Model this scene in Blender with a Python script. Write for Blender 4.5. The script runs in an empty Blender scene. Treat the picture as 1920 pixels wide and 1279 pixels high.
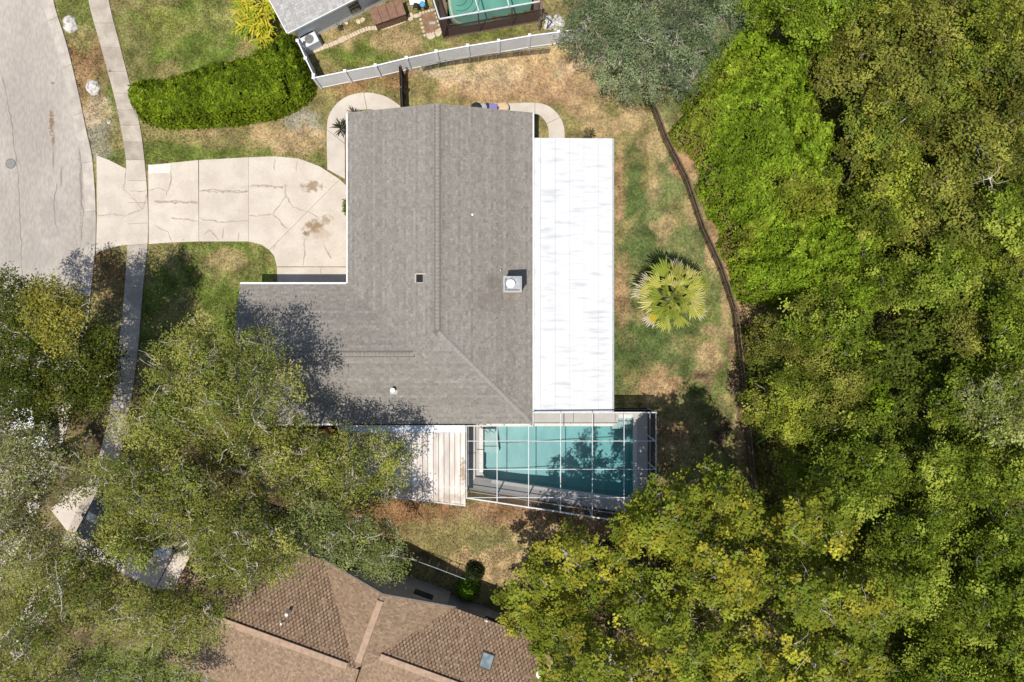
import bpy, math, random
import numpy as np
from mathutils import Vector, Matrix
random.seed(7); rng = np.random.default_rng(11)
S = bpy.context.scene; C = S.collection
# ------------------------------------------------------------------ camera, sky, sun, exposure
CAMH, F = 45.0, 1395.0
cd = bpy.data.cameras.new('camera'); cam = bpy.data.objects.new('camera', cd); C.objects.link(cam)
cam.location = (0, 0, CAMH); cd.sensor_width = 36; cd.lens = F/1920*36; cd.clip_end = 3000; cd.clip_start = 0.5
S.camera = cam
SUN = Vector((-0.14, -0.27, 1)).normalized()
W = bpy.data.worlds.new('World'); S.world = W; W.use_nodes = True
wn = W.node_tree.nodes; wn.clear()
sk = wn.new('ShaderNodeTexSky'); sk.sky_type = 'NISHITA'; sk.sun_disc = False
sk.sun_elevation = math.asin(SUN.z); sk.sun_rotation = math.atan2(SUN.x, SUN.y)
bg = wn.new('ShaderNodeBackground'); bg.inputs[1].default_value = 0.115
wo = wn.new('ShaderNodeOutputWorld')
W.node_tree.links.new(sk.outputs[0], bg.inputs[0]); W.node_tree.links.new(bg.outputs[0], wo.inputs[0])
sl = bpy.data.lights.new('sun', 'SUN'); sl.energy = 4.6; sl.angle = math.radians(0.5); sl.color = (1, .955, .88)
so = bpy.data.objects.new('sun', sl); C.objects.link(so); so.rotation_euler = SUN.to_track_quat('Z', 'Y').to_euler()
so.location = (0, 0, 60)
S.view_settings.view_transform = 'Standard'; S.view_settings.look = 'None'; S.view_settings.gamma = 1
S.view_settings.exposure = 0.0
try: S.view_settings.use_curve_mapping = False
except Exception: pass
S.render.engine = 'CYCLES'; S.cycles.max_bounces = 8; S.cycles.transparent_max_bounces = 24

# ------------------------------------------------------------------ helpers
def P(px, py, h=0.0):                      # photo pixel at height h -> world
    k = (CAMH-h)/F
    return ((px-960)*k, (639.5-py)*k)
def P3(px, py, h=0.0):
    x, y = P(px, py, h); return (x, y, h)
def PL(pts, h=0.0): return [P(a, b, h) for a, b in pts]
def tag(o, label=None, cat=None, group=None, kind=None):
    if label: o['label'] = label
    if cat: o['category'] = cat
    if group: o['group'] = group
    if kind: o['kind'] = kind
    return o
def empty(name, loc=(0, 0, 0), rz=0, parent=None, **k):
    o = bpy.data.objects.new(name, None); C.objects.link(o); o.location = loc; o.rotation_euler = (0, 0, rz)
    o.empty_display_size = .3
    if parent: o.parent = parent
    return tag(o, **k)
def link(name, me, parent=None, mat=None, **k):
    if mat is not None and len(me.materials) == 0: me.materials.append(mat)
    o = bpy.data.objects.new(name, me); C.objects.link(o)
    if parent: o.parent = parent
    return tag(o, **k)
class MB:
    def __init__(s): s.v = []; s.f = []; s.c = []
    def add(s, vs, fs, col=None):
        n = len(s.v); s.v += [tuple(p) for p in vs]; s.f += [[i+n for i in q] for q in fs]
        s.c += [col or (1, 1, 1)]*len(vs); return s
    def box(s, x0, y0, z0, x1, y1, z1, col=None):
        vs = [(x0,y0,z0),(x1,y0,z0),(x1,y1,z0),(x0,y1,z0),(x0,y0,z1),(x1,y0,z1),(x1,y1,z1),(x0,y1,z1)]
        return s.add(vs, [(3,2,1,0),(4,5,6,7),(0,1,5,4),(1,2,6,5),(2,3,7,6),(3,0,4,7)], col)
    def cbox(s, c, sz, rz=0, col=None):
        ca, sa = math.cos(rz), math.sin(rz); vs = []
        for dz in (-.5, .5):
            for dx, dy in ((-.5,-.5),(.5,-.5),(.5,.5),(-.5,.5)):
                x, y = dx*sz[0], dy*sz[1]
                vs.append((c[0]+x*ca-y*sa, c[1]+x*sa+y*ca, c[2]+dz*sz[2]))
        return s.add(vs, [(3,2,1,0),(4,5,6,7),(0,1,5,4),(1,2,6,5),(2,3,7,6),(3,0,4,7)], col)
    def prism(s, poly, z0, z1, bev=0.0, col=None):
        n = len(poly)
        a = sum(poly[i][0]*poly[(i+1)%n][1]-poly[(i+1)%n][0]*poly[i][1] for i in range(n))
        if a < 0: poly = poly[::-1]
        z0 = z0 if hasattr(z0, '__len__') else [z0]*n; z1 = z1 if hasattr(z1, '__len__') else [z1]*n
        vs = [(p[0], p[1], z) for p, z in zip(poly, z0)]+[(p[0], p[1], z) for p, z in zip(poly, z1)]
        fs = [list(range(n))[::-1], list(range(n, 2*n))]+[(i, (i+1)%n, n+(i+1)%n, n+i) for i in range(n)]
        return s.add(vs, fs, col)
    def tube(s, pts, r, n=6, r1=None, cap=True, col=None):
        pts = [Vector(p) for p in pts]; m = len(pts); rings = []
        for i, p in enumerate(pts):
            d = (pts[min(i+1, m-1)]-pts[max(i-1, 0)]).normalized()
            a = d.orthogonal().normalized() if i == 0 else (a-d*a.dot(d)).normalized()
            b = d.cross(a); rr = r if r1 is None else r+(r1-r)*i/(m-1)
            rings.append([p+(a*math.cos(t)+b*math.sin(t))*rr for t in [2*math.pi*k/n for k in range(n)]])
        vs = [v for R in rings for v in R]; fs = []
        for i in range(m-1):
            for k in range(n): fs.append((i*n+k, i*n+(k+1)%n, (i+1)*n+(k+1)%n, (i+1)*n+k))
        if cap: fs += [tuple(range(n))[::-1], tuple(range((m-1)*n, m*n))]
        return s.add(vs, fs, col)
    def lathe(s, c, prof, n=20, col=None):
        vs = []; fs = []; m = len(prof)
        for r, z in prof:
            for k in range(n): vs.append((c[0]+r*math.cos(2*math.pi*k/n), c[1]+r*math.sin(2*math.pi*k/n), c[2]+z))
        for i in range(m-1):
            for k in range(n): fs.append((i*n+k, i*n+(k+1)%n, (i+1)*n+(k+1)%n, (i+1)*n+k))
        fs += [tuple(range(n))[::-1], tuple(range((m-1)*n, m*n))]
        return s.add(vs, fs, col)
    def bar(s, p, q, w, h, col=None):      # rectangular bar from p to q, top faces up
        p, q = Vector(p), Vector(q); d = (q-p).normalized()
        up = Vector((0, 0, 1)) if abs(d.z) < .9 else Vector((0, 1, 0))
        a = d.cross(up).normalized()*w/2; b = a.cross(d).normalized()*h/2
        vs = [p-a-b, p+a-b, p+a+b, p-a+b, q-a-b, q+a-b, q+a+b, q-a+b]
        return s.add(vs, [(0,1,2,3),(7,6,5,4),(0,4,5,1),(1,5,6,2),(2,6,7,3),(3,7,4,0)], col)
    def mesh(s, name, mat=None, smooth=False, colattr=False):
        me = bpy.data.meshes.new(name); me.from_pydata(s.v, [], s.f); me.validate()
        if colattr:
            at = me.color_attributes.new('Col', 'FLOAT_COLOR', 'POINT')
            a = np.ones((len(s.v), 4), 'f'); a[:, :3] = np.array(s.c); at.data.foreach_set('color', a.ravel())
        if smooth: me.polygons.foreach_set('use_smooth', [True]*len(me.polygons))
        if mat: me.materials.append(mat)
        return me
    def build(s, name, mat, parent=None, smooth=False, colattr=False, bevel=0, **k):
        o = link(name, s.mesh(name, mat, smooth, colattr), parent, **k)
        if bevel:
            m = o.modifiers.new('bevel', 'BEVEL'); m.width = bevel; m.segments = 2; m.limit_method = 'ANGLE'
        return o
# ---- numpy noise
_tabs = [rng.random((256, 256)) for _ in range(6)]
def vnoise(x, y, t=0):
    T = _tabs[t % 6]; xi = np.floor(x).astype(int); yi = np.floor(y).astype(int); fx = x-xi; fy = y-yi
    fx = fx*fx*(3-2*fx); fy = fy*fy*(3-2*fy)
    g = lambda a, b: T[a % 256, b % 256]
    return (g(xi, yi)*(1-fx)+g(xi+1, yi)*fx)*(1-fy)+(g(xi, yi+1)*(1-fx)+g(xi+1, yi+1)*fx)*fy
def fbm(x, y, sc=1.0, o=4, t=0):
    r = 0; a = .5; s = 1/sc
    for k in range(o): r = r+a*vnoise(x*s+17.3*k+100, y*s+9.1*k+100, t+k); a *= .5; s *= 2.03
    return r/(1-.5**o)                       # 0..1
def inpoly(x, y, poly):
    r = np.zeros(len(x), bool); n = len(poly)
    for i in range(n):
        x0, y0 = poly[i]; x1, y1 = poly[(i+1) % n]
        if y0 == y1: continue
        c = ((y0 > y) != (y1 > y)) & (x < (x1-x0)*(y-y0)/(y1-y0)+x0); r ^= c
    return r
def edged(x, y, poly):
    d = np.full(len(x), 1e9); n = len(poly)
    for i in range(n):
        ax, ay = poly[i]; bx, by = poly[(i+1) % n]; dx, dy = bx-ax, by-ay
        t = np.clip(((x-ax)*dx+(y-ay)*dy)/(dx*dx+dy*dy+1e-9), 0, 1)
        d = np.minimum(d, np.hypot(x-ax-t*dx, y-ay-t*dy))
    return d
def sample_poly(poly, n):
    a = np.array(poly); lo, hi = a.min(0), a.max(0); xs, ys = [], []; got = 0
    while got < n:
        q = rng.random((n*2, 2))*(hi-lo)+lo; m = inpoly(q[:, 0], q[:, 1], poly); q = q[m]; xs.append(q); got += len(q)
    return np.concatenate(xs)[:n]
def smooth_poly(pts, k=3):
    for _ in range(k):
        o = []; n = len(pts)
        for i in range(n):
            a, b = pts[i], pts[(i+1) % n]
            o += [(a[0]*.75+b[0]*.25, a[1]*.75+b[1]*.25), (a[0]*.25+b[0]*.75, a[1]*.25+b[1]*.75)]
        pts = o
    return pts
def spline(pts, n=6):
    out = []; m = len(pts)
    for i in range(m-1):
        p = [np.array(pts[max(0, min(m-1, j))], float) for j in (i-1, i, i+1, i+2)]
        for k in range(n):
            t = k/n; out.append(tuple(.5*((2*p[1])+(-p[0]+p[2])*t+(2*p[0]-5*p[1]+4*p[2]-p[3])*t*t+(-p[0]+3*p[1]-3*p[2]+p[3])*t**3)))
    out.append(tuple(pts[-1])); return out

# ------------------------------------------------------------------ materials
def mat_new(name):
    m = bpy.data.materials.new(name); m.use_nodes = True; nt = m.node_tree; nt.nodes.clear()
    return m, nt, nt.nodes, nt.links
def M(name, col, rough=.8, col2=None, scale=3.0, detail=6, bump=0.0, bscale=40, metal=0, fine=0.0, fscale=25, stains=(), attr=False, spec=.3, stretch=None, mixpos=(.35, .65), rnd=0):
    """noise-varied principled material in object coordinates; stains = (x,y,rx,ry,colour,strength)"""
    m, nt, N, L = mat_new(name)
    out = N.new('ShaderNodeOutputMaterial'); b = N.new('ShaderNodeBsdfPrincipled'); L.new(b.outputs[0], out.inputs[0])
    b.inputs['Roughness'].default_value = rough; b.inputs['Metallic'].default_value = metal
    b.inputs['Specular IOR Level'].default_value = spec
    ge = N.new('ShaderNodeNewGeometry'); pos = ge.outputs['Position']
    if stretch:
        mp = N.new('ShaderNodeMapping'); mp.inputs['Scale'].default_value = stretch; L.new(pos, mp.inputs[0]); pos2 = mp.outputs[0]
    else: pos2 = pos
    def rgb(c):
        n = N.new('ShaderNodeRGB'); n.outputs[0].default_value = (*c, 1); return n.outputs[0]
    def mix(fac, a, c, mode='MIX'):
        n = N.new('ShaderNodeMix'); n.data_type = 'RGBA'; n.blend_type = mode
        if isinstance(fac, float): n.inputs[0].default_value = fac
        else: L.new(fac, n.inputs[0])
        L.new(a, n.inputs[6]); L.new(c, n.inputs[7]); return n.outputs[2]
    def noise(sc, d=5, p=None):
        n = N.new('ShaderNodeTexNoise'); n.inputs['Scale'].default_value = sc; n.inputs['Detail'].default_value = d
        L.new(p or pos2, n.inputs['Vector']); return n.outputs[0]
    def mr(v, a, c, x=0.0, y=1.0):
        n = N.new('ShaderNodeMapRange'); n.interpolation_type = 'SMOOTHSTEP'
        for i, q in zip((1, 2, 3, 4), (a, c, x, y)): n.inputs[i].default_value = q
        L.new(v, n.inputs[0]); return n.outputs[0]
    if attr:
        at = N.new('ShaderNodeAttribute'); at.attribute_name = 'Col'; cur = at.outputs['Color']
        if col != (1, 1, 1): cur = mix(1.0, cur, rgb(col), 'MULTIPLY')
    else: cur = rgb(col)
    if col2: cur = mix(mr(noise(scale, detail), *mixpos), cur, rgb(col2))
    if fine:
        cur = mix(1.0, cur, mix(mr(noise(fscale, 3), .3, .7), rgb((1-fine,)*3), rgb((1+fine,)*3)), 'MULTIPLY')
    if rnd:
        oi = N.new('ShaderNodeObjectInfo'); cur = mix(1.0, cur, mix(oi.outputs['Random'], rgb((1-rnd,)*3), rgb((1+rnd*.5,)*3)), 'MULTIPLY')
    for (sx, sy, rx, ry, sc, st) in stains:
        v = N.new('ShaderNodeVectorMath'); v.operation = 'SUBTRACT'; L.new(pos, v.inputs[0]); v.inputs[1].default_value = (sx, sy, 0)
        w = N.new('ShaderNodeVectorMath'); w.operation = 'MULTIPLY'; L.new(v.outputs[0], w.inputs[0]); w.inputs[1].default_value = (1/rx, 1/ry, 0)
        ln = N.new('ShaderNodeVectorMath'); ln.operation = 'LENGTH'; L.new(w.outputs[0], ln.inputs[0])
        ad = N.new('ShaderNodeMath'); ad.operation = 'MULTIPLY_ADD'; L.new(noise(1.6/min(rx, ry), 6, pos), ad.inputs[0]); ad.inputs[1].default_value = 2.2; L.new(ln.outputs['Value'], ad.inputs[2])
        cur = mix(mr(ad.outputs[0], 1.35, 2.1, st, 0.0), cur, rgb(sc))
    L.new(cur, b.inputs['Base Color'])
    if bump:
        bm = N.new('ShaderNodeBump'); bm.inputs['Strength'].default_value = bump; bm.inputs['Distance'].default_value = .02
        L.new(noise(bscale, 4), bm.inputs['Height']); L.new(bm.outputs[0], b.inputs['Normal'])
    return m
def leafmat(name, transl=.3, gloss=.05):
    m, nt, N, L = mat_new(name)
    at = N.new('ShaderNodeAttribute'); at.attribute_name = 'Col'
    d = N.new('ShaderNodeBsdfDiffuse'); t = N.new('ShaderNodeBsdfTranslucent'); g = N.new('ShaderNodeBsdfGlossy'); g.inputs['Roughness'].default_value = .45
    L.new(at.outputs['Color'], d.inputs[0]); L.new(at.outputs['Color'], t.inputs[0])
    m1 = N.new('ShaderNodeMixShader'); m1.inputs[0].default_value = transl; L.new(d.outputs[0], m1.inputs[1]); L.new(t.outputs[0], m1.inputs[2])
    m2 = N.new('ShaderNodeMixShader'); m2.inputs[0].default_value = gloss; L.new(m1.outputs[0], m2.inputs[1]); L.new(g.outputs[0], m2.inputs[2])
    o = N.new('ShaderNodeOutputMaterial'); L.new(m2.outputs[0], o.inputs[0]); return m
def screenmat(name, T=.72, col=(.02, .02, .02)):   # woven insect screen: more of it is met at a grazing angle
    m, nt, N, L = mat_new(name)
    ge = N.new('ShaderNodeNewGeometry'); dt = N.new('ShaderNodeVectorMath'); dt.operation = 'DOT_PRODUCT'
    L.new(ge.outputs['Normal'], dt.inputs[0]); L.new(ge.outputs['Incoming'], dt.inputs[1])
    ab = N.new('ShaderNodeMath'); ab.operation = 'ABSOLUTE'; L.new(dt.outputs['Value'], ab.inputs[0])
    mx = N.new('ShaderNodeMath'); mx.operation = 'MAXIMUM'; L.new(ab.outputs[0], mx.inputs[0]); mx.inputs[1].default_value = .06
    dv = N.new('ShaderNodeMath'); dv.operation = 'DIVIDE'; dv.inputs[0].default_value = 1; L.new(mx.outputs[0], dv.inputs[1])
    pw = N.new('ShaderNodeMath'); pw.operation = 'POWER'; pw.inputs[0].default_value = T; L.new(dv.outputs[0], pw.inputs[1])
    tr = N.new('ShaderNodeBsdfTransparent'); d = N.new('ShaderNodeBsdfDiffuse'); d.inputs[0].default_value = (*col, 1)
    ms = N.new('ShaderNodeMixShader'); L.new(pw.outputs[0], ms.inputs[0]); L.new(d.outputs[0], ms.inputs[1]); L.new(tr.outputs[0], ms.inputs[2])
    o = N.new('ShaderNodeOutputMaterial'); L.new(ms.outputs[0], o.inputs[0]); return m

def W2(px, py): return P(px, py)
oil = (.22, .14, .06)
m_conc = M('pale_concrete', (.585, .515, .43), .9, (.515, .445, .37), .9, 8, .25, 60, fine=.06, fscale=14, rnd=.09,
   stains=[(*P(586, 350), .85, .42, oil, .75), (*P(588, 425), .75, .55, oil, .85), (*P(612, 412), .45, .4, oil, .6), (*P(574, 438), .24, .24, (.16, .1, .05), .8),
           (*P(600, 440), .9, .6, (.36, .27, .17), .4), (*P(310, 350), .6, 1.2, (.48, .40, .34), .6), (*P(470, 350), 1.4, .12, (.42, .36, .31), .4), (*P(336, 379), 1.5, .1, (.42, .36, .31), .5), (*P(536, 348), .1, .1, (.3, .22, .14), .7)])
m_walk = M('sidewalk_concrete', (.47, .41, .335), .9, (.36, .305, .245), 1.3, 8, .3, 50, fine=.07, fscale=12, rnd=.16,
   stains=[(*P(207, 133), .12, .12, (.12, .1, .08), .8)])
m_walk2 = M('path_concrete', (.56, .50, .43), .9, (.50, .44, .37), 1.2, 8, .2, 60, fine=.05)
rb = (.25, .19, .15)
m_road = M('road_surface', (.42, .372, .32), .92, (.35, .31, .268), .35, 9, .35, 80, fine=.10, fscale=8, stretch=(1, .35, 1),
   stains=[(*P(95, 228), .22, 1.0, (.22, .13, .08), .9), (*P(98, 262), .14, .5, (.2, .13, .09), .8), (*P(98, 300), .08, .9, (.16, .13, .11), .7), (*P(113, 330), .09, .8, (.18, .15, .12), .7),
           (*P(97, 155), .14, .1, (.1, .09, .09), .8), (*P(148, 285), .14, .9, rb, .7), (*P(100, 400), .9, 2.2, (.28, .25, .23), .5), (*P(150, 360), .12, 3, (.22, .18, .15), .6), (*P(60, 480), 1.5, 1.8, (.27, .25, .23), .4)])
m_tarline = M('crack_dirt', (.34, .27, .21), .95, (.44, .37, .30), 5)
m_tar2 = M('road_crack_dirt', (.20, .17, .15), .95)
m_iron = M('cast_iron', (.22, .21, .20), .7, (.16, .15, .14), 9, metal=.3)
m_soil = M('dry_soil', (.20, .12, .07), .95, (.27, .17, .1), 3, 6, .4, 30)
m_ground = M('lawn_ground', (1, 1, 1), .95, attr=True, fine=.28, fscale=7, bump=.8, bscale=18, spec=.1)
m_tuft = leafmat('grass_blades', .2, .02)
m_leaf = leafmat('leaf_surface', .38, .0); m_waxy = leafmat('waxy_leaf', .34, .006)
m_bark = M('grey_bark', (.42, .38, .32), .9, (.25, .21, .17), 5, 6, .5, 20)
m_dbark = M('dark_bark', (.14, .11, .085), .9, (.22, .18, .14), 5, 6, .5, 20)
m_shing = M('roof_shingle_granules', (1, 1, 1), .95, attr=True, fine=.12, fscale=9, bump=.4, bscale=60, spec=.15,
   stains=[(*P(925, 560, 3), 1.5, .8, (.13, .105, .085), .35), (*P(925, 530, 3), .7, .6, (.13, .11, .09), .5)])
m_shing2 = M('brown_shingle_granules', (1, 1, 1), .95, attr=True, fine=.12, fscale=16, bump=.4, bscale=60, spec=.15)
m_cap = M('ridge_cap_granules', (.24, .215, .185), .95, (.28, .255, .22), 5, 4, .3, 60)
m_cap_shade = M('cap_lap_shade', (.15, .137, .12), .95)  # dark colour standing in for shadow lines between ridge caps
m_white = M('white_paint', (.80, .80, .79), .5, (.72, .72, .71), 2)
m_alum = M('white_aluminium', (.62, .62, .61), .5, (.52, .52, .51), 4)
m_vinyl = M('white_vinyl', (.86, .87, .88), .5, (.80, .81, .82), 1.5)
m_memb = M('white_roof_coating', (.60, .602, .605), .6, (.46, .467, .48), 1.3, 9, 1.0, 3.0, stretch=(.55, 3.0, 1), mixpos=(.5, .75))  # darker second tone paints wrinkle shading into the coating colour
m_flash = M('flashing_white', (.66, .68, .72), .5, (.5, .53, .58), 2.2, 6, mixpos=(.45, .7))
m_patio = M('weathered_white_panel', (.70, .64, .58), .6, (.56, .49, .43), 1.6, 8, .2, 12, stretch=(2.2, .45, 1), rnd=.2,
   stains=[(*P(868, 885, 2.5), .22, 1.0, (.30, .22, .12), .9), (*P(840, 935, 2.5), 1.3, .35, (.36, .27, .2), .6), (*P(760, 920, 2.5), 2.0, .4, (.3, .22, .15), .6), (*P(690, 830, 2.5), 1.3, 1.0, (.3, .22, .14), .6)])
m_wall = M('stucco_cream', (.62, .58, .50), .9, (.56, .52, .45), 2, 6, .4, 60)
m_wall2 = M('stucco_pale', (.84, .82, .77), .9, (.80, .78, .73), 2, 6, .4, 60)
m_wall3 = M('stucco_greige', (.36, .33, .29), .9, (.31, .28, .25), 2, 6, .4, 60)
m_glass = M('dark_glass', (.03, .035, .04), .08, spec=.6)
m_tan = M('tan_siding', (.62, .45, .28), .8, (.52, .38, .24), 6)
m_metal = M('galvanised_metal', (.40, .41, .42), .6, (.32, .33, .34), 6)
m_chrome = M('polished_steel', (.7, .7, .7), .2, metal=1)
m_dark = M('dark_void', (.02, .02, .02), .9)
m_deck = M('pool_deck_paint', (.52, .495, .46), .85, (.47, .45, .42), 1.2, 6, .2, 60, rnd=.06)
m_cop = M('pool_coping', (.74, .72, .67), .7, (.68, .66, .61), 3)
m_plaster = M('pool_plaster', (.40, .51, .49), .8, (.35, .46, .445), 2.2, 5, stretch=(1.0, .5, 1))
m_green = M('green_plaster', (.12, .33, .25), .8, (.09, .27, .2), 1.5)
m_screen = screenmat('screen_mesh', .93, (.04, .04, .04)); m_screen2 = screenmat('wall_screen_mesh', .79, (.05, .05, .055)); m_bscreen = screenmat('bronze_screen_mesh', .70, (.10, .06, .045))
m_bronze = M('bronze_deck', (.24, .155, .12), .85, (.2, .125, .095), 2)
m_brownroof = M('shed_brown', (.19, .10, .065), .7, (.24, .14, .095), 4)
m_wood = M('dark_weathered_wood', (.075, .06, .045), .9, (.12, .095, .07), 8)
m_rust = M('rusty_wire', (.15, .105, .07), .8, (.20, .145, .10), 6, metal=.2)
m_chain = screenmat('chain_link_wire', .80, (.13, .09, .06))
m_rock = M('white_limestone', (.60, .57, .52), .9, (.30, .27, .23), 5, 8, .8, 9, mixpos=(.45, .65))
m_purple = M('purple_plastic', (.20, .16, .40), .5); m_black = M('black_plastic', (.02, .02, .022), .5)
m_blue = M('blue_plastic', (.08, .32, .5), .4); m_cream = M('cream_plastic', (.66, .55, .45), .5); m_red = M('red_plastic', (.35, .05, .04), .5)
m_sand = M('pale_stone_edging', (.60, .50, .36), .9, (.48, .38, .27), 5, 6, .5, 20)
m_paint_b = M('black_car_paint', (.012, .012, .015), .15, spec=.6); m_paint_s = M('silver_car_paint', (.42, .45, .5), .25, metal=.6); m_paint_w = M('white_car_paint', (.75, .76, .78), .25)
m_rub = M('tyre_rubber', (.02, .02, .02), .8)
m_litter = leafmat('fallen_leaves', .05, .0)

# water: clear surface with a tinted body
def watermat(name, col, dens):
    m, nt, N, L = mat_new(name); o = N.new('ShaderNodeOutputMaterial')
    tr = N.new('ShaderNodeBsdfTransparent'); g = N.new('ShaderNodeBsdfGlossy'); g.inputs['Roughness'].default_value = .04
    lw = N.new('ShaderNodeFresnel'); lw.inputs[0].default_value = 1.33
    n = N.new('ShaderNodeTexNoise'); n.inputs['Scale'].default_value = 3.5; n.inputs['Detail'].default_value = 4
    bp = N.new('ShaderNodeBump'); bp.inputs['Strength'].default_value = .35; bp.inputs['Distance'].default_value = .05
    L.new(n.outputs[0], bp.inputs['Height']); L.new(bp.outputs[0], g.inputs['Normal']); L.new(bp.outputs[0], lw.inputs['Normal'])
    ms = N.new('ShaderNodeMixShader'); L.new(lw.outputs[0], ms.inputs[0]); L.new(tr.outputs[0], ms.inputs[1]); L.new(g.outputs[0], ms.inputs[2])
    L.new(ms.outputs[0], o.inputs[0])
    v = N.new('ShaderNodeVolumeAbsorption'); v.inputs[0].default_value = (*col, 1); v.inputs[1].default_value = dens; L.new(v.outputs[0], o.inputs['Volume'])
    return m
m_water = watermat('pool_water', (.20, .80, .86), .30); m_water2 = watermat('green_pool_water', (.2, .8, .6), .5)

# ------------------------------------------------------------------ ground sheet
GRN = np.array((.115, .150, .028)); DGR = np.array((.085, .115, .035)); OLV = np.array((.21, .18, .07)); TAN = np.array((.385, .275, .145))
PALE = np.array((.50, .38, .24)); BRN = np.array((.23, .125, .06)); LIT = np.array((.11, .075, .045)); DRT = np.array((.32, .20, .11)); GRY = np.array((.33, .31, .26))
BL = [  # px, py, rx, ry, colour, weight
 (360, 60, 170, 130, GRN, 1), (300, 30, 60, 60, np.array((.20,.20,.05)), .6), (440, 60, 60, 60, np.array((.13,.19,.03)), .8), (250, 90, 40, 50, np.array((.16,.15,.055)), .8), (420, 40, 60, 40, np.array((.27,.24,.09)), .5),
 (150, 20, 40, 40, GRN, .7), (160, 110, 50, 50, BRN, .7), (205, 180, 22, 60, GRN, .8), (165, 150, 30, 80, DRT, .5), (190, 250, 40, 50, GRY, .5), (185, 215, 30, 25, PALE, .6), (225, 290, 20, 30, GRN, .7),
 (430, 250, 170, 40, OLV, .9), (330, 285, 90, 22, GRN, .9), (450, 290, 120, 18, GRN, .8), (500, 250, 60, 28, TAN, .8), (370, 245, 40, 14, TAN, .6), (560, 200, 60, 40, OLV, .7), (570, 225, 35, 25, GRY, .6), (560, 270, 55, 25, TAN, .8), (600, 300, 20, 20, GRN, .6), (640, 160, 60, 30, BRN, .6),
 (400, 560, 170, 150, GRN, 1), (430, 500, 60, 30, OLV, .6), (435, 490, 30, 18, TAN, .5), (345, 610, 50, 50, np.array((.25,.21,.08)), .7), (210, 520, 40, 60, BRN, .6),
 (720, 120, 140, 60, BRN, .8), (1000, 140, 240, 60, TAN, 1), (850, 135, 50, 26, PALE, .6), (920, 145, 60, 30, PALE, .6), (1080, 170, 90, 50, DRT, .7), (1110, 120, 50, 30, PALE, .7), (1120, 230, 60, 60, TAN, .8), (840, 190, 30, 10, GRN, .5), (900, 180, 120, 22, DRT, .5), (800,130,40,25,GRY,.4),
 (780, 60, 190, 70, OLV, .7), (660, 110, 80, 35, GRN, .9), (700, 95, 60, 30, GRN, .7), (755, 75, 55, 25, TAN, .8), (810, 85, 25, 40, GRN, .8), (930, 55, 90, 18, GRN, .7), (640,70,30,20,TAN,.5),
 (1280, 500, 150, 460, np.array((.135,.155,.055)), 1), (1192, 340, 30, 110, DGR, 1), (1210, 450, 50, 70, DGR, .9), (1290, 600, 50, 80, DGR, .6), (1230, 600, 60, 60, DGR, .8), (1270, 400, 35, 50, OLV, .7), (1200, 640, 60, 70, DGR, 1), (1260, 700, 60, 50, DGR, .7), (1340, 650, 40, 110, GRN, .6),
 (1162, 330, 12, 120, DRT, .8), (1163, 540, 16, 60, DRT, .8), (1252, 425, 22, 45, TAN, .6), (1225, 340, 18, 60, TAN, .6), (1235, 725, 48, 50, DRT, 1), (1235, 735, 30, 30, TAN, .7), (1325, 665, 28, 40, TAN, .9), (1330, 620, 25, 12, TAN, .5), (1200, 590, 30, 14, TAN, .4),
 (1300, 380, 16, 70, TAN, .7), (1335, 470, 14, 60, TAN, .9), (1362, 560, 14, 60, TAN, .9), (1378, 680, 10, 90, TAN, 1), (1388, 800, 10, 90, TAN, .9), (1180, 230, 60, 40, TAN, .8), (1230, 270, 35, 40, TAN, .7),
 (1300, 280, 40, 70, DRT, 1), (1345, 400, 35, 80, DRT, 1), (1385, 520, 35, 70, DRT, 1), (1410, 650, 28, 90, DRT, 1), (1420, 800, 28, 100, DRT, 1), (1430, 920, 30, 60, BRN, 1),
 (1290, 860, 80, 80, OLV, .6), (1260, 830, 40, 60, DRT, .8), (950, 960, 260, 40, DRT, 1), (1150, 1000, 100, 50, DRT, 1), (780, 960, 140, 26, BRN, .9), (920, 1020, 60, 34, np.array((.20,.19,.075)), .9), (830, 1000, 60, 30, OLV, .8), (960, 1060, 80, 40, TAN, .9), (880, 1060, 40, 22, TAN, .6), (1020,1010,60,40,TAN,.6),
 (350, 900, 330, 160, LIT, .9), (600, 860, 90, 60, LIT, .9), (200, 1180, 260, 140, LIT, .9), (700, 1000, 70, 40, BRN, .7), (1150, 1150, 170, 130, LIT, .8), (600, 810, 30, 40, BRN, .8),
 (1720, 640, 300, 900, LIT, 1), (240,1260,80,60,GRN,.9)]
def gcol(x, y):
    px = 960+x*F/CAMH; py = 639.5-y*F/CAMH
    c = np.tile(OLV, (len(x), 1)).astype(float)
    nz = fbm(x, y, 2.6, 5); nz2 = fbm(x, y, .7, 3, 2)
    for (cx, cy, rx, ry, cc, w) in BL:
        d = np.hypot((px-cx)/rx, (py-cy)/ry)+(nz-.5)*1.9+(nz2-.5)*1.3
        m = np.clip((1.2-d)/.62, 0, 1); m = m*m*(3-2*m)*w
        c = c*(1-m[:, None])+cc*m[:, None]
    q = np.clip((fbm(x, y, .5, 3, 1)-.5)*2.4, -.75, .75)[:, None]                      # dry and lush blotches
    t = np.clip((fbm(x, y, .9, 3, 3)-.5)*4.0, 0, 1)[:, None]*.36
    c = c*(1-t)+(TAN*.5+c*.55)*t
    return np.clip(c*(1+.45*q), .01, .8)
road_r = [(100,-60),(100,0),(125,83),(147,173),(163,250),(172,290),(178,360),(180,426),(178,473),(172,533),(163,620),(150,700),(132,780),(108,860),(78,940),(40,1020),(-5,1100),(-60,1180),(-120,1250)]
edge = spline(PL(road_r), 5)               # outer kerb line
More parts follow.
